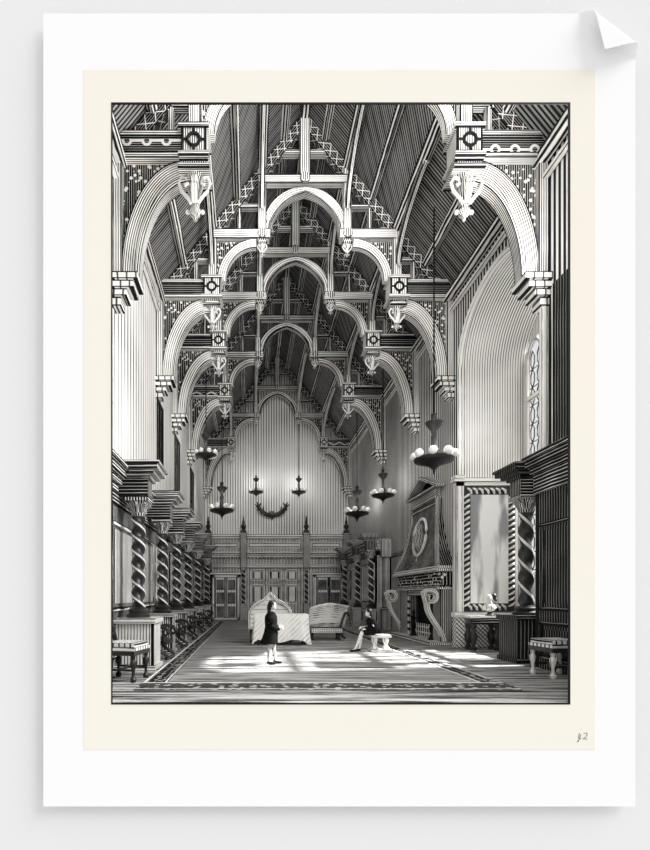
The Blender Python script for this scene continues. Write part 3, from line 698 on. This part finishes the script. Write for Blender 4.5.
# ------------------------------------------------------------------ framed mirror in the bay
my = 19.3; mx0, mx1 = X(455.5, my), X(519, my); mzt, mzb = Z(482, my), Z(615, my)
t = thing('framed_mirror', 'huge framed mirror with rope-carved border standing in the bay on a stone base', 'mirror', ((mx0 + mx1) / 2, my, 0))
b = MB(); b.box(mx0, mx1, my, my + .3, 0, mzb); b.build('base', hatch(6, .3, 'd', .02, .1, key='stone_base', second=(6, .12, 'e')), t)
b = MB(); b.box(mx0 - .06, mx1 + .06, my - .08, my + .3, mzb - .1, mzb + .12); b.box(mx0, mx1, my - .05, my + .3, mzt - .16, mzt); b.box(mx0 - .08, mx1 + .08, my - .12, my + .3, mzt, mzt + .14)
b.box(mx0, mx0 + .32, my - .05, my + .3, mzb, mzt); b.box(mx1 - .18, mx1, my - .05, my + .3, mzb, mzt)
b.box(mx0 - .08, mx0 + .3, my - .12, my + .2, mzt + .1, mzt + .24); b.build('frame', M_pale, t)
ri = (mx0 + .42, mx1 - .3, mzb + .3, mzt - .35)
b = MB(); b.box(ri[0] - .12, ri[1] + .14, my - .02, my + .1, ri[2] - .15, ri[3] + .15); b.build('inner_frame', M_dark, t)
def rope(mb, p0, p1, r, per):
    p0 = Vector(p0); p1 = Vector(p1); L_ = (p1 - p0).length; n_ = int(L_ / per)
    a = (p1 - p0).normalized(); bx = Vector((0, 1, 0)).cross(a)
    for i in range(n_):
        c = p0 + a * per * (i + .5); mb.tube([c - a * per * .35 - bx * r, c - Vector((0, r, 0)), c + a * per * .35 + bx * r], [r * .3, r * .5, r * .3], 5)
b = MB(); rope(b, (ri[0], my - .03, ri[2]), (ri[0], my - .03, ri[3]), .11, .22); rope(b, (ri[1], my - .03, ri[2]), (ri[1], my - .03, ri[3]), .11, .22); rope(b, (ri[0], my - .03, ri[2]), (ri[1], my - .03, ri[2]), .11, .22); rope(b, (ri[0], my - .03, ri[3]), (ri[1], my - .03, ri[3]), .11, .22)
b.build('rope_carving', M_pale, t, True)
mm = bpy.data.materials.new('mirror_painted_reflection'); mm.use_nodes = True; N = mm.node_tree.nodes; L = mm.node_tree.links; bs = N['Principled BSDF']; bs.inputs['Roughness'].default_value = .35
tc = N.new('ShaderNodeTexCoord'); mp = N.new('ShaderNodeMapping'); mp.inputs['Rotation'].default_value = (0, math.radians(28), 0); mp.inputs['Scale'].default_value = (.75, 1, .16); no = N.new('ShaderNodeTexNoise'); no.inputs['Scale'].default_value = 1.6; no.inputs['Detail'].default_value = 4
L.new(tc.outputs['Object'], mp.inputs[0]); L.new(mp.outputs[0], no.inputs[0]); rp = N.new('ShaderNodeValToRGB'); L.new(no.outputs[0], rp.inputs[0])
rp.color_ramp.elements[0].position = .43; rp.color_ramp.elements[0].color = (.3, .3, .3, 1); rp.color_ramp.elements[1].position = .52; rp.color_ramp.elements[1].color = (.93, .92, .88, 1); L.new(rp.outputs[0], bs.inputs['Base Color'])  # diagonal reflection streaks are painted into the glass colour
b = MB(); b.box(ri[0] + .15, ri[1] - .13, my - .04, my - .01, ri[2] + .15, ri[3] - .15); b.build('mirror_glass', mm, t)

# console table + bust
ty = 18.6; tx0, tx1 = X(467, ty), X(516, ty)
t = thing('console_table', 'long dark console table on bulbous legs before the mirror', 'table', ((tx0 + tx1) / 2, ty, 0))
zt = Z(616, ty)
b = MB(); b.box(tx0, tx1, ty - .35, ty + .35, zt - .08, zt); b.build('tabletop', M_carved_l, t)
b = MB(); b.box(tx0 + .05, tx1 - .05, ty - .3, ty + .3, zt - .3, zt - .08); b.build('apron', M_darkp, t)
for x in (tx0 + .14, (tx0 + tx1) / 2 + .1, tx1 - .14):
    for yy in (ty - .22, ty + .22):
        b = MB(); b.lathe([(.13, 0), (.13, .1), (.07, .14), (.07, .2), (.13, .4), (.15, .55), (.08, .7), (.07, .8), (.12, .86), (.12, zt - .3)], (x, yy, 0), 12); b.build('leg', M_dark, t, True)
bx_ = X(490, ty)
t = thing('marble_bust', 'small pale bust with a plumed head standing on the console table', 'bust', (bx_, ty, zt))
b = MB(); b.lathe([(.16, zt), (.17, zt + .05), (.09, zt + .1), (.08, zt + .16)], (bx_, ty, 0), 14); b.build('socle', M_dark, t, True)
b = MB(); b.ball((bx_ - .02, ty, zt + .32), .2, 14, (1.25, .75, .8)); b.tube([(bx_, ty, zt + .38), (bx_ - .02, ty, zt + .6)], [.1, .075], 10); b.ball((bx_ - .03, ty, zt + .66), .12, 14, (.9, 1, 1.15)); b.ball((bx_ - .03, ty - .12, zt + .65), .025, 8)
b.ball((bx_ - .07, ty - .105, zt + .69), .018, 6); b.ball((bx_ + .01, ty - .105, zt + .69), .018, 6); b.build('torso', M_pale, t, True)
b = MB(); b.ball((bx_ + .16, ty + .02, zt + .72), .09, 10, (1, .7, 1.3)); b.ball((bx_ + .22, ty + .02, zt + .6), .06, 8); b.build('plume', M_dark, t, True)

# ------------------------------------------------------------------ rug
rx0, rx1, ry0, ry1 = CX - 2.45, CX + 5.75, 10.55, 40.0
t = thing('carpet', 'huge dark-bordered carpet covering the middle of the hall floor', 'carpet', ((rx0 + rx1) / 2, (ry0 + ry1) / 2, 0))
b = MB(); b.box(rx0, rx1, ry0, ry1, .005, .02, 1); b.build('field', streak(.3, 5.5, .5, .1, 'carpet_field', paper=(.5, .49, .47, 1), ink=(.05, .05, .05, 1)), t)
M_bord = hatch(6, .9, 'v', 0, .1, key='carpet_border', patt=('leaf', .2), paper=(.4, .39, .37, 1))
bw = .55
for (a, c, d, e) in ((rx0, rx1, ry0, ry0 + .9), (rx0, rx1, ry1 - .9, ry1), (rx0, rx0 + bw, ry0 + .9, ry1 - .9), (rx1 - bw, rx1, ry0 + .9, ry1 - .9)):
    b = MB(); b.box(a, c, d, e, .02, .028); bo = b.build('border', M_bord, t)
    b = MB()
    if c - a > 3: b.box(a, c, d + .03, d + .1, .028, .031); b.box(a, c, e - .12, e - .04, .028, .031)
    else: b.box(a + .01, a + .07, d, e, .028, .031); b.box(c - .07, c - .01, d, e, .028, .031)
    b.build('border_line', M_pale, bo)

# ------------------------------------------------------------------ chairs
def side_chair(x, y, rz, sc, label, m_seat, m_leg, group=None):
    """near chairs: turned legs, padded seat, tall raked back; faces local +x"""
    t = thing('side_chair', label, 'chair', (x, y, 0), rz, group)
    R = Matrix.Translation((x, y, 0)) @ Matrix.Rotation(rz, 4, 'Z') @ Matrix.Scale(sc, 4)
    def fin(mb, name, m, par, sm=False): mb.v = [R @ v for v in mb.v]; return mb.build(name, m, par, sm)
    b = MB(); b.box(-.24, .26, -.25, .25, .42, .47); b.box(-.22, .24, -.23, .23, .47, .53); fin(b, 'seat', m_seat, t)
    b = MB(); b.box(-.24, .26, -.26, .26, .36, .42); fin(b, 'seat_rail', M_dark, t)
    for (a, c) in ((.22, -.21), (.22, .21), (-.2, -.21), (-.2, .21)):
        b = MB(); b.lathe([(.035, 0), (.045, .04), (.022, .08), (.02, .14), (.04, .22), (.045, .27), (.025, .3), (.035, .36)], (a, c, 0), 10); fin(b, 'leg', m_leg, t, True)
    b = MB()
    for c in (-.21, .21): b.beam((-.22, c, .42), (-.42, c, 1.15), .05, .05, (0, 1, 0))
    b.beam((-.42, -.24, 1.14), (-.42, .24, 1.14), .05, .1); b.beam((-.27, -.22, .62), (-.27, .22, .62), .03, .05); b.beam((-.36, -.22, .95), (-.36, .22, .95), .03, .05)
    for c in (-.1, 0, .1): b.beam((-.26, c, .62), (-.4, c, 1.12), .03, .025, (0, 1, 0))
    fin(b, 'backrest', M_dark, t)
    b = MB(); b.beam((-.2, -.21, .16), (.22, -.21, .16), .03, .03); b.beam((-.2, .21, .16), (.22, .21, .16), .03, .03); b.beam((0, -.21, .16), (0, .21, .16), .03, .03); fin(b, 'stretcher', M_dark, t)
side_chair(X(129, 11.9) - .12, 12.0, -.2, 1.72, 'chair with pale patterned seat at the front left, before the column pedestal', M_carved_l, M_dark)
side_chair(X(557, 12.5), 12.5, PI + .1, 1.75, 'chair with pale turned front legs at the front right edge', M_carved_l, M_pale)
def arm_chair(x, y, rz, sc, label, group):
    t = thing('armchair', label, 'armchair', (x, y, 0), rz, group)
    R = Matrix.Translation((x, y, 0)) @ Matrix.Rotation(rz, 4, 'Z') @ Matrix.Scale(sc, 4)
    def fin(mb, name, m, par, sm=False): mb.v = [R @ v for v in mb.v]; return mb.build(name, m, par, sm)
    b = MB(); b.box(-.28, .3, -.28, .28, .34, .42); b.ball((.02, 0, .44), .3, 12, (.95, .9, .25)); fin(b, 'seat', M_dark, t, True)
    pts = [(-.2, .36), (-.27, .6), (-.34, .9), (-.43, 1.2), (-.5, 1.4)]
    b = MB(); b.sweep([(a, 0, c) for a, c in pts], .5, .09, (0, 1, 0)); fin(b, 'backrest', M_darkp, t)
    b = MB()
    for c in (-.26, .26): b.tube([(a, c, d) for a, d in pts], .035, 6)
    b.tube([(-.5, c, 1.4 + .05 * math.cos(c * 6)) for c in (-.26, -.13, 0, .13, .26)], .04, 6); fin(b, 'back_frame', M_twist, t, True)
    for c in (-.3, .3):
        b = MB(); b.tube([(-.32, c, .72), (-.1, c, .68), (.12, c, .74), (.3, c, .7), (.36, c, .6), (.3, c, .54), (.24, c, .6)], [.03, .04, .04, .045, .045, .035, .02], 8); b.tube([(.22, c, .66), (.26, c, .4)], .03, 6); fin(b, 'armrest', M_twist, t, True)
    for sx in (-1, 1):
        b = MB(); b.tube([(sx * .3, -.27, .03), (sx * .32, -.27, .1), (sx * .12, -.27, .22), (0, -.27, .34)], .04, 8); b.tube([(sx * .3, .27, .03), (sx * .32, .27, .1), (sx * .12, .27, .22), (0, .27, .34)], .04, 8); b.tube([(sx * .3, -.3, .03), (sx * .3, .3, .03)], .04, 6); fin(b, 'leg', M_twist, t, True)
al = ['dark armchair with a tall raked back against the left panelling, nearest of the row', 'second dark armchair of the row along the left wall', 'third dark armchair of the row along the left wall', 'fourth dark armchair along the left wall', 'last small dark armchair near the left end door']
for i, y in enumerate((16.0, 19.5, 23.2, 27.4, 32.5)):
    arm_chair(CX - 2.98, y, -.12, 1.42, al[i], 'dark armchairs along the left wall')

# ------------------------------------------------------------------ draped table, ogee settle, couch, stool
y = 20.3; dx0, dx1 = X(254.5, y), X(308, y); zt = Z(614, y)
t = thing('settle', 'wooden settle with pointed ogee-arched back rising behind the draped table', 'settle', (X(269, 22), 22, 0))
oc = X(270.5, 22.1); hw = .92
og = []
for i in range(13): s_ = i / 12; og.append((-hw + hw * s_, 1.25 + .62 * math.sin(s_ * PI / 2 * 1.0) ** .6 * (1 - .0 * s_) + (.28 * max(0, s_ - .72) / .28 * (s_ > .72)) ** 1.0))
og += [(-a, c) for a, c in og[-2::-1]]
b = MB(); b.prism([(-hw, .4)] + og + [(hw, .4)], (oc, 22.2, 0), (1, 0, 0), (0, 0, 1), .1); b.build('backrest', hatch(5, .1, 'u', 0, .1, key='settle_back'), t)
b = MB(); b.sweep([(oc + a, 22.06, c) for a, c in [(-hw - .02, .4)] + og + [(hw + .02, .4)]], .16, .12, (0, 1, 0)); b.build('back_frame', M_pale, t)
b = MB(); b.box(oc - hw, oc + hw, 21.45, 22.15, .4, .55); b.build('seat', M_dark, t)
for x in (oc - hw + .08, oc + hw - .08):
    for yy in (21.55, 22.1): b = MB(); b.box(x - .06, x + .06, yy - .06, yy + .06, .03, .42); b.build('leg', M_dark, t)
t = thing('cloth_table', 'oblong table hidden under a white cloth hanging to the floor, behind the standing man', 'table', ((dx0 + dx1) / 2, y + .4, 0))
b = MB(); b.box(dx0 + .05, dx1 - .05, y - .2, y + .75, zt - .08, zt - .02); b.build('tabletop', M_dark, t)
for x in (dx0 + .15, dx1 - .15):
    for yy in (y - .1, y + .65): b = MB(); b.box(x - .05, x + .05, yy - .05, yy + .05, .03, zt - .08); b.build('leg', M_dark, t)
b = MB(); nseg = 96; ring = []
ax_, ay_ = (dx1 - dx0) / 2, .5; ccx, ccy = (dx0 + dx1) / 2, y + .27
def per(i):
    t_ = i / nseg * 4; e = int(t_) % 4; f_ = t_ - int(t_)
    return [(-1 + 2 * f_, -1), (1, -1 + 2 * f_), (1 - 2 * f_, 1), (-1, 1 - 2 * f_)][e]
for lv in range(9):
    f_ = lv / 8; row = []
    for i in range(nseg):
        a, c = per(i); w = 1 + f_ * (.035 * math.sin(i * 1.9) + .03 * math.sin(i * .7)); cr = (abs(a) > .85 and abs(c) > .85)
        hem = .19 + .06 * math.sin(i * .45) - (.09 if cr else 0); z = zt - f_ * (zt - hem)
        row.append(Vector((ccx + a * ax_ * w * (1 + .05 * f_ ** 2 * (2 if cr else 1)), ccy + c * ay_ * w * (1 + .1 * f_ ** 2), z)))
    ring.append(row)
for lv in range(8):
    for i in range(nseg): j = (i + 1) % nseg; b.face([ring[lv][i], ring[lv + 1][i], ring[lv + 1][j], ring[lv][j]], [(ring[k1][k2].z, ring[k1][k2].x) for k1, k2 in ((lv, i), (lv + 1, i), (lv + 1, j), (lv, j))])
b.face(ring[0]); cl = b.build('tablecloth', M_cloth, None, True)
tag(cl, 'white cloth draped to the floor over the oblong table', 'tablecloth')

y = 22.6; cx0, cx1 = X(310, y), X(345, y); w_ = cx1 - cx0
t = thing('couch', 'curved couch with rolled pale back and fluted seat rail, right of the draped table', 'couch', ((cx0 + cx1) / 2, y, 0))
b = MB(); b.box(cx0, cx1 - .25, y - .3, y + .5, .45, .62); b.ball(((cx0 + cx1) / 2 - .1, y + .1, .64), .75, 16, (1, .5, .14)); b.build('seat', M_carved, t, True)
b = MB(); b.box(cx0, cx1 - .2, y - .34, y - .3, .36, .56)
b.build('seat_rail', M_carved, t)
for i in range(14): b = MB(); b.tube([(cx0 + .06 + i * .1, y - .36, .37), (cx0 + .06 + i * .1, y - .36, .55)], .03, 6); b.build('flute', M_pale, t, True)
# rolled back shell: curves from left high to right scroll
b = MB(); nu, nv = 20, 10; G = []
for i in range(nu + 1):
    u = i / nu; x = cx0 - .02 + (w_ + .1) * u; top = 1.36 + .38 * math.sin(min(u * 1.15, 1) * PI * .5 + .35) - .25 * max(0, u - .45) ** 1.5
    row = []
    for j in range(nv + 1):
        v = j / nv; a = v * PI * .95
        row.append(Vector((x + .05 * v, y + .5 - .62 * math.sin(a * .55) * (.3 + .9 * u), .55 + (top - .55) * math.sin(a * .56 + .0) ** .8 if v < .9 else top - .1)))
    G.append(row)
for i in range(nu):
    for j in range(nv): b.face([G[i][j], G[i + 1][j], G[i + 1][j + 1], G[i][j + 1]], [(G[p][q_].x, q_ * .15) for p, q_ in ((i, j), (i + 1, j), (i + 1, j + 1), (i, j + 1))])
sh = b.build('backrest', hatch(9, .25, 'v', 0, 1.2, 1.5, key='couch_leather'), t, True); sm = sh.modifiers.new('thick', 'SOLIDIFY'); sm.thickness = .06
b = MB(); b.tube([(cx1 + .12, y - .1, 1.1), (cx1 + .1, y - .12, 1.25), (cx1 - .03, y - .14, 1.22), (cx1 - .12, y - .16, 1.0), (cx1 - .22, y - .2, .7), (cx1 - .25, y - .25, .4), (cx1 - .16, y - .28, .2), (cx1 - .05, y - .3, .1)], [.05, .06, .06, .06, .06, .07, .07, .06], 8); b.build('end_scroll', M_dark, t, True)
for x in (cx0 + .08, cx1 - .3):
    for yy in (y - .22, y + .4): b = MB(); b.lathe([(.07, .03), (.08, .08), (.04, .15), (.07, .3), (.07, .45)], (x, yy, 0), 10); b.build('leg', M_dark, t, True)

sy = 17.9; sx = X(380, sy); st = .62
t = thing('stool', 'low pale carved stool with baluster supports under the seated man', 'stool', (sx, sy, 0))
b = MB(); b.box(sx - .32, sx + .34, sy - .25, sy + .25, st - .1, st); b.build('seat', M_pale, t)
for a in (-.2, .2): b = MB(); b.lathe([(.12, .1), (.13, .16), (.06, .24), (.1, .36), (.12, .46), (.09, .52)], (sx + a, sy, 0), 12); b.build('leg', M_pale, t, True)
b = MB(); b.box(sx - .38, sx + .4, sy - .25, sy + .25, .03, .1); b.build('foot_board', M_carved_l, t)

# ------------------------------------------------------------------ people
def skin(name, joints, edges, m, parent=None, sub=2):
    me = bpy.data.meshes.new(name); me.from_pydata([j[0] for j in joints], edges, [])
    o = bpy.data.objects.new(name, me); C.objects.link(o)
    md = o.modifiers.new('Skin', 'SKIN'); md.use_smooth_shade = True
    for i, j in enumerate(joints):
        r = j[1]; me.skin_vertices[0].data[i].radius = (r, r) if not isinstance(r, tuple) else r
    me.skin_vertices[0].data[0].use_root = True
    sb = o.modifiers.new('Sub', 'SUBSURF'); sb.levels = sub; sb.render_levels = sub
    dg = bpy.context.evaluated_depsgraph_get(); dg.update(); ev = o.evaluated_get(dg); nm = bpy.data.meshes.new_from_object(ev)
    bpy.data.objects.remove(o); o = bpy.data.objects.new(name, nm); C.objects.link(o); nm.materials.clear(); nm.materials.append(m)
    l1 = nm.uv_layers.new(name='UVMap')
    for lp in nm.loops: v = nm.vertices[lp.vertex_index].co; l1.data[lp.index].uv = (v.z, v.x + v.y)
    if parent:
        o.parent = parent; nm.transform(parent.matrix_basis.inverted())
    return o
def person(base, label, J, facing, hand_dir, coat_pts, coat_edges, hat=False):
    pass
def hand(mb, p, d, up, s_=1.0):
    """palm and five fingers as short tapered chains"""
    p = Vector(p); d = Vector(d).normalized(); up = Vector(up).normalized(); sd = d.cross(up).normalized()
    mb.tube([p - d * .02, p + d * .03, p + d * .085], [.026 * s_, .036 * s_, .034 * s_], 8)
    for i, L_ in enumerate((.06, .075, .07, .055)):
        o = sd * (-.027 + .018 * i) * s_; a = p + d * .075 * s_ + o
        mb.tube([a, a + (d * .8 - up * .4) * L_ * .55 * s_, a + (d * .9 - up * 1.3) * L_ * .8 * s_], [.0095, .0088, .006], 6)
    a = p + d * .02 - sd * .03; mb.tube([a, a - sd * .025 * s_ + d * .03, a - sd * .02 * s_ + d * .06 - up * .015], [.012, .011, .007], 6)

def head(mb, c, d, r=.105):
    """ellipsoid head with nose, brow, chin, ears; d = facing"""
    c = Vector(c); d = Vector(d).normalized(); s_ = d.cross(Vector((0, 0, 1)))
    mb.ball(c, r, 18, (.86, .86, 1.18)); mb.ball(c + d * .035 + Vector((0, 0, -.06)), .062, 12)
    mb.tube([c + d * .085 + Vector((0, 0, .025)), c + d * .112 + Vector((0, 0, -.012)), c + d * .09 + Vector((0, 0, -.03))], [.012, .017, .012], 8)
    for k_ in (-1, 1): mb.ball(c + s_ * k_ * .09, .024, 8, (.6, .8, 1.2))
    mb.ball(c + d * .085 + Vector((0, 0, -.055)), .017, 8)

# standing man, facing right, dark frock coat, breeches, pale stockings, hands before him
py = 14.5; px0 = X(271, py); g = lambda x, yy, z: (px0 + x, py + yy, z + .03)
man = thing('person', 'standing person in long dark coat and knee breeches, facing right with hands held in front', 'person', (px0, py, .03))
# feet slightly apart; coat built below
J = [(g(0, 0, .92), .1), (g(.0, 0, 1.12), .1), (g(.0, 0, 1.34), .1), (g(.02, 0, 1.5), .07), (g(.03, 0, 1.58), .055),
     (g(-.02, -.1, .86), .09), (g(-.03, -.1, .5), .062), (g(-.06, -.1, .3), .056), (g(-.07, -.1, .09), .036), (g(.07, -.12, .04), .03),
     (g(.02, .1, .86), .09), (g(.08, .1, .5), .062), (g(.1, .1, .3), .056), (g(.12, .1, .09), .036), (g(.27, .1, .04), .03),
     (g(.0, -.17, 1.38), .045), (g(-.04, -.24, 1.12), .045), (g(.14, -.17, 1.02), .042), (g(.22, -.1, 1.05), .032),
     (g(.0, .17, 1.38), .045), (g(-.02, .24, 1.12), .045), (g(.16, .16, 1.04), .042), (g(.24, .05, 1.08), .032)]
E = [(0, 1), (1, 2), (2, 3), (3, 4), (0, 5), (5, 6), (6, 7), (7, 8), (8, 9), (0, 10), (10, 11), (11, 12), (12, 13), (13, 14), (2, 15), (15, 16), (16, 17), (17, 18), (2, 19), (19, 20), (20, 21), (21, 22)]
body = skin('body', J, E, hatch(30, .3, 'v', 0, .1, key='pale_stocking2'), man)
b = MB(); head(b, g(.05, 0, 1.7), (1, -.15, -.12)); b.build('head', M_skin, man, True)
b = MB(); hand(b, g(.22, -.1, 1.05), (1, .35, .1), (0, 0, 1)); b.build('hand', M_skin, man, True)
b = MB(); hand(b, g(.24, .05, 1.08), (1, -.3, .0), (0, 0, 1)); b.build('hand', M_skin, man, True)
b = MB(); b.ball(g(.015, 0, 1.735), .115, 16, (.95, .95, 1.05)); b.ball(g(-.05, 0, 1.64), .085, 12, (.8, .95, 1.4)); b.ball(g(-.07, 0, 1.53), .05, 10, (.8, 1, 1.3)); b.build('hair', M_hair, man, True)
# coat: lathe with oval section, flared skirt, sleeves
b = MB(); pr = [(.30, .6), (.285, .7), (.25, .9), (.21, 1.08), (.225, 1.25), (.215, 1.38), (.15, 1.47), (.085, 1.53)]
rings = []
for r, z in pr:
    rings.append([Vector(g((r * .82) * math.cos(2 * PI * k_ / 28) * (1 + (.05 * math.sin(k_ * 2.1) if z < 1 else 0)) - (.04 if z < .8 else 0), (r * 1.08) * math.sin(2 * PI * k_ / 28), z)) for k_ in range(28)])
for i in range(len(rings) - 1):
    for k_ in range(28): k2 = (k_ + 1) % 28; b.face([rings[i][k_], rings[i][k2], rings[i + 1][k2], rings[i + 1][k_]])
b.face(rings[-1])
for sd_, E2 in ((-1, (.14, -.17, 1.02)), (1, (.16, .16, 1.04))):
    b.tube([g(.0, sd_ * .17, 1.42), g(-.01, sd_ * .215, 1.34), g(-.04, sd_ * .245, 1.12), g(*E2), g(E2[0] + .06, E2[1] - sd_ * .045, E2[2] + .02)], [.075, .1, .088, .075, .078], 12)
b.build('coat', M_coat, man, True)
b = MB()
for (x, yy) in ((-.03, -.1), (.06, .1)): b.tube([g(x * .3, yy, .84), g(x, yy, .62), g(x * 1.2, yy, .46)], [.115, .095, .072], 12)
b.build('breeches', hatch(20, .5, 'v', 0, .2, key='grey_breeches'), man, True)
for (x, yy) in ((-.07, -.11), (.12, .1)):
    b = MB(); b.tube([g(x - .05, yy, .06), g(x + .03, yy, .05), g(x + .12, yy, .035), g(x + .2, yy, .03)], [.04, .052, .045, .025], 10); b.build('shoe', M_hair, man, True)

# seated man, facing left, legs stretched
py2 = 17.75; qx = X(373.5, py2); g2 = lambda x, yy, z: (qx + x, py2 + yy, z + .03)
man2 = thing('person', 'person in dark coat and pale stockings seated on the low stool, facing left', 'person', (qx, py2, .03))
J = [(g2(.02, 0, .72), .1), (g2(-.02, 0, .9), .09), (g2(-.08, 0, 1.06), .09), (g2(-.13, 0, 1.2), .065), (g2(-.15, 0, 1.26), .055),
     (g2(-.1, -.1, .68), .085), (g2(-.46, -.13, .66), .066), (g2(-.56, -.13, .38), .055), (g2(-.68, -.13, .1), .036), (g2(-.8, -.13, .05), .03),
     (g2(-.1, .1, .68), .085), (g2(-.4, .13, .72), .066), (g2(-.42, .13, .4), .055), (g2(-.46, .13, .1), .036), (g2(-.58, .13, .05), .03),
     (g2(-.08, -.15, 1.08), .035), (g2(-.06, -.23, .86), .04), (g2(-.26, -.17, .8), .042), (g2(-.34, -.14, .8), .032),
     (g2(-.08, .15, 1.08), .035), (g2(-.1, .23, .88), .04), (g2(-.3, .17, .86), .042), (g2(-.38, .14, .84), .032)]
body = skin('body', J, E, M_stock, man2)
b = MB(); head(b, g2(-.19, 0, 1.37), (-1, -.1, -.2)); b.build('head', M_skin, man2, True)
b = MB(); hand(b, g2(-.34, -.14, .8), (-1, .1, -.2), (0, 0, 1)); b.build('hand', M_skin, man2, True)
b = MB(); hand(b, g2(-.38, .14, .84), (-1, -.1, -.2), (0, 0, 1)); b.build('hand', M_skin, man2, True)
b = MB(); b.ball(g2(-.155, 0, 1.405), .115, 16, (.95, .95, 1.05)); b.ball(g2(-.09, 0, 1.31), .08, 12, (.8, .95, 1.3)); b.build('hair', M_hair, man2, True)
b = MB(); rings = []
for r, z, o_ in ((.23, .64, .04), (.23, .72, .03), (.2, .85, 0), (.21, 1.0, -.04), (.195, 1.1, -.075), (.13, 1.18, -.11), (.075, 1.22, -.13)):
    rings.append([Vector(g2(o_ + r * .9 * math.cos(2 * PI * k_ / 24), r * 1.08 * math.sin(2 * PI * k_ / 24), z)) for k_ in range(24)])
for i in range(len(rings) - 1):
    for k_ in range(24): k2 = (k_ + 1) % 24; b.face([rings[i][k_], rings[i][k2], rings[i + 1][k2], rings[i + 1][k_]])
b.face(rings[-1]); b.face(rings[0][::-1])
for sd_ in (-1, 1): b.tube([g2(-.08, sd_ * .17, 1.14), g2(-.075, sd_ * .2, 1.08), g2(-.07, sd_ * .235, .87), g2(-.2, sd_ * .2, .82), g2(-.3, sd_ * .16, .81)], [.06, .08, .07, .062, .058], 12)
for sd_ in (-1, 1): b.tube([g2(-.02, sd_ * .1, .72), g2(-.25, sd_ * .12, .7), g2(-.4, sd_ * .13, .68)], [.125, .11, .085], 12)
b.build('coat', M_coat, man2, True)
for x, yy in ((-.7, -.13), (-.48, .13)):
    b = MB(); b.tube([g2(x + .05, yy, .06), g2(x - .02, yy, .055), g2(x - .1, yy, .04), g2(x - .17, yy, .03)], [.038, .05, .042, .022], 10); b.build('shoe', M_hair, man2, True)

# ------------------------------------------------------------------ light
w = bpy.data.worlds.new('World'); bpy.context.scene.world = w; w.use_nodes = True
bg = w.node_tree.nodes['Background']; bg.inputs[0].default_value = (1, 1, 1, 1); bg.inputs[1].default_value = .785
def sun(name, to, e, ang):
    l = bpy.data.lights.new(name, 'SUN'); l.energy = e; l.angle = math.radians(ang); o = bpy.data.objects.new(name, l); C.objects.link(o)
    o.rotation_euler = Vector(to).to_track_quat('Z', 'Y').to_euler(); o.location = Vector(to) * 30
sun('sky_sun', (.68, -.22, .70), 2.97, 35)
sun('bay_sun', (.70, .12, .70), 24.0, 1.2)
def area(name, loc, sx_, sy_, p, spread):
    l = bpy.data.lights.new(name, 'AREA'); l.shape = 'RECTANGLE'; l.size = sx_; l.size_y = sy_; l.energy = p; l.spread = math.radians(spread); o = bpy.data.objects.new(name, l); C.objects.link(o)
    o.location = loc; o.rotation_euler = (PI / 2, 0, 0)
area('front_fill_light', (0, Y0 + .5, 18.0), 6, 3, 950, 100)  # added interior fill above the card opening; no window is built there
area('right_fill_light', (6.0, 11.3, 9.3), 2.8, 4.5, 1900, 180)  # added fill brightening the left wall; the wall behind it is solid
bpy.data.objects['right_fill_light'].rotation_euler = (PI / 2, 0, PI / 2)
for o in [o for o in bpy.data.objects if o.name.startswith('chandelier')]:
    z = o['lamp_z']; l = bpy.data.lights.new('lamp', 'POINT'); l.energy = 42 * o['lamp_d'] ** 2; l.shadow_soft_size = .7
    q_ = bpy.data.objects.new('lamp', l); C.objects.link(q_); q_.location = (o.location.x, o.location.y, z + .8)

cam = bpy.data.cameras.new('camera'); co = bpy.data.objects.new('camera', cam); C.objects.link(co)
co.location = (CX, 0, CZ); co.rotation_euler = (PI / 2, 0, 0)
cam.sensor_fit = 'VERTICAL'; cam.sensor_height = 24; cam.lens = F / 850 * 24
cam.shift_x = (325 - VX) / 850; cam.shift_y = (VY - 425) / 850; cam.clip_end = 300; cam.clip_start = .05
sc_ = bpy.context.scene; sc_.camera = co
sc_.view_settings.view_transform = 'Standard'; sc_.view_settings.look = 'None'; sc_.view_settings.gamma = 1; sc_.view_settings.exposure = 0
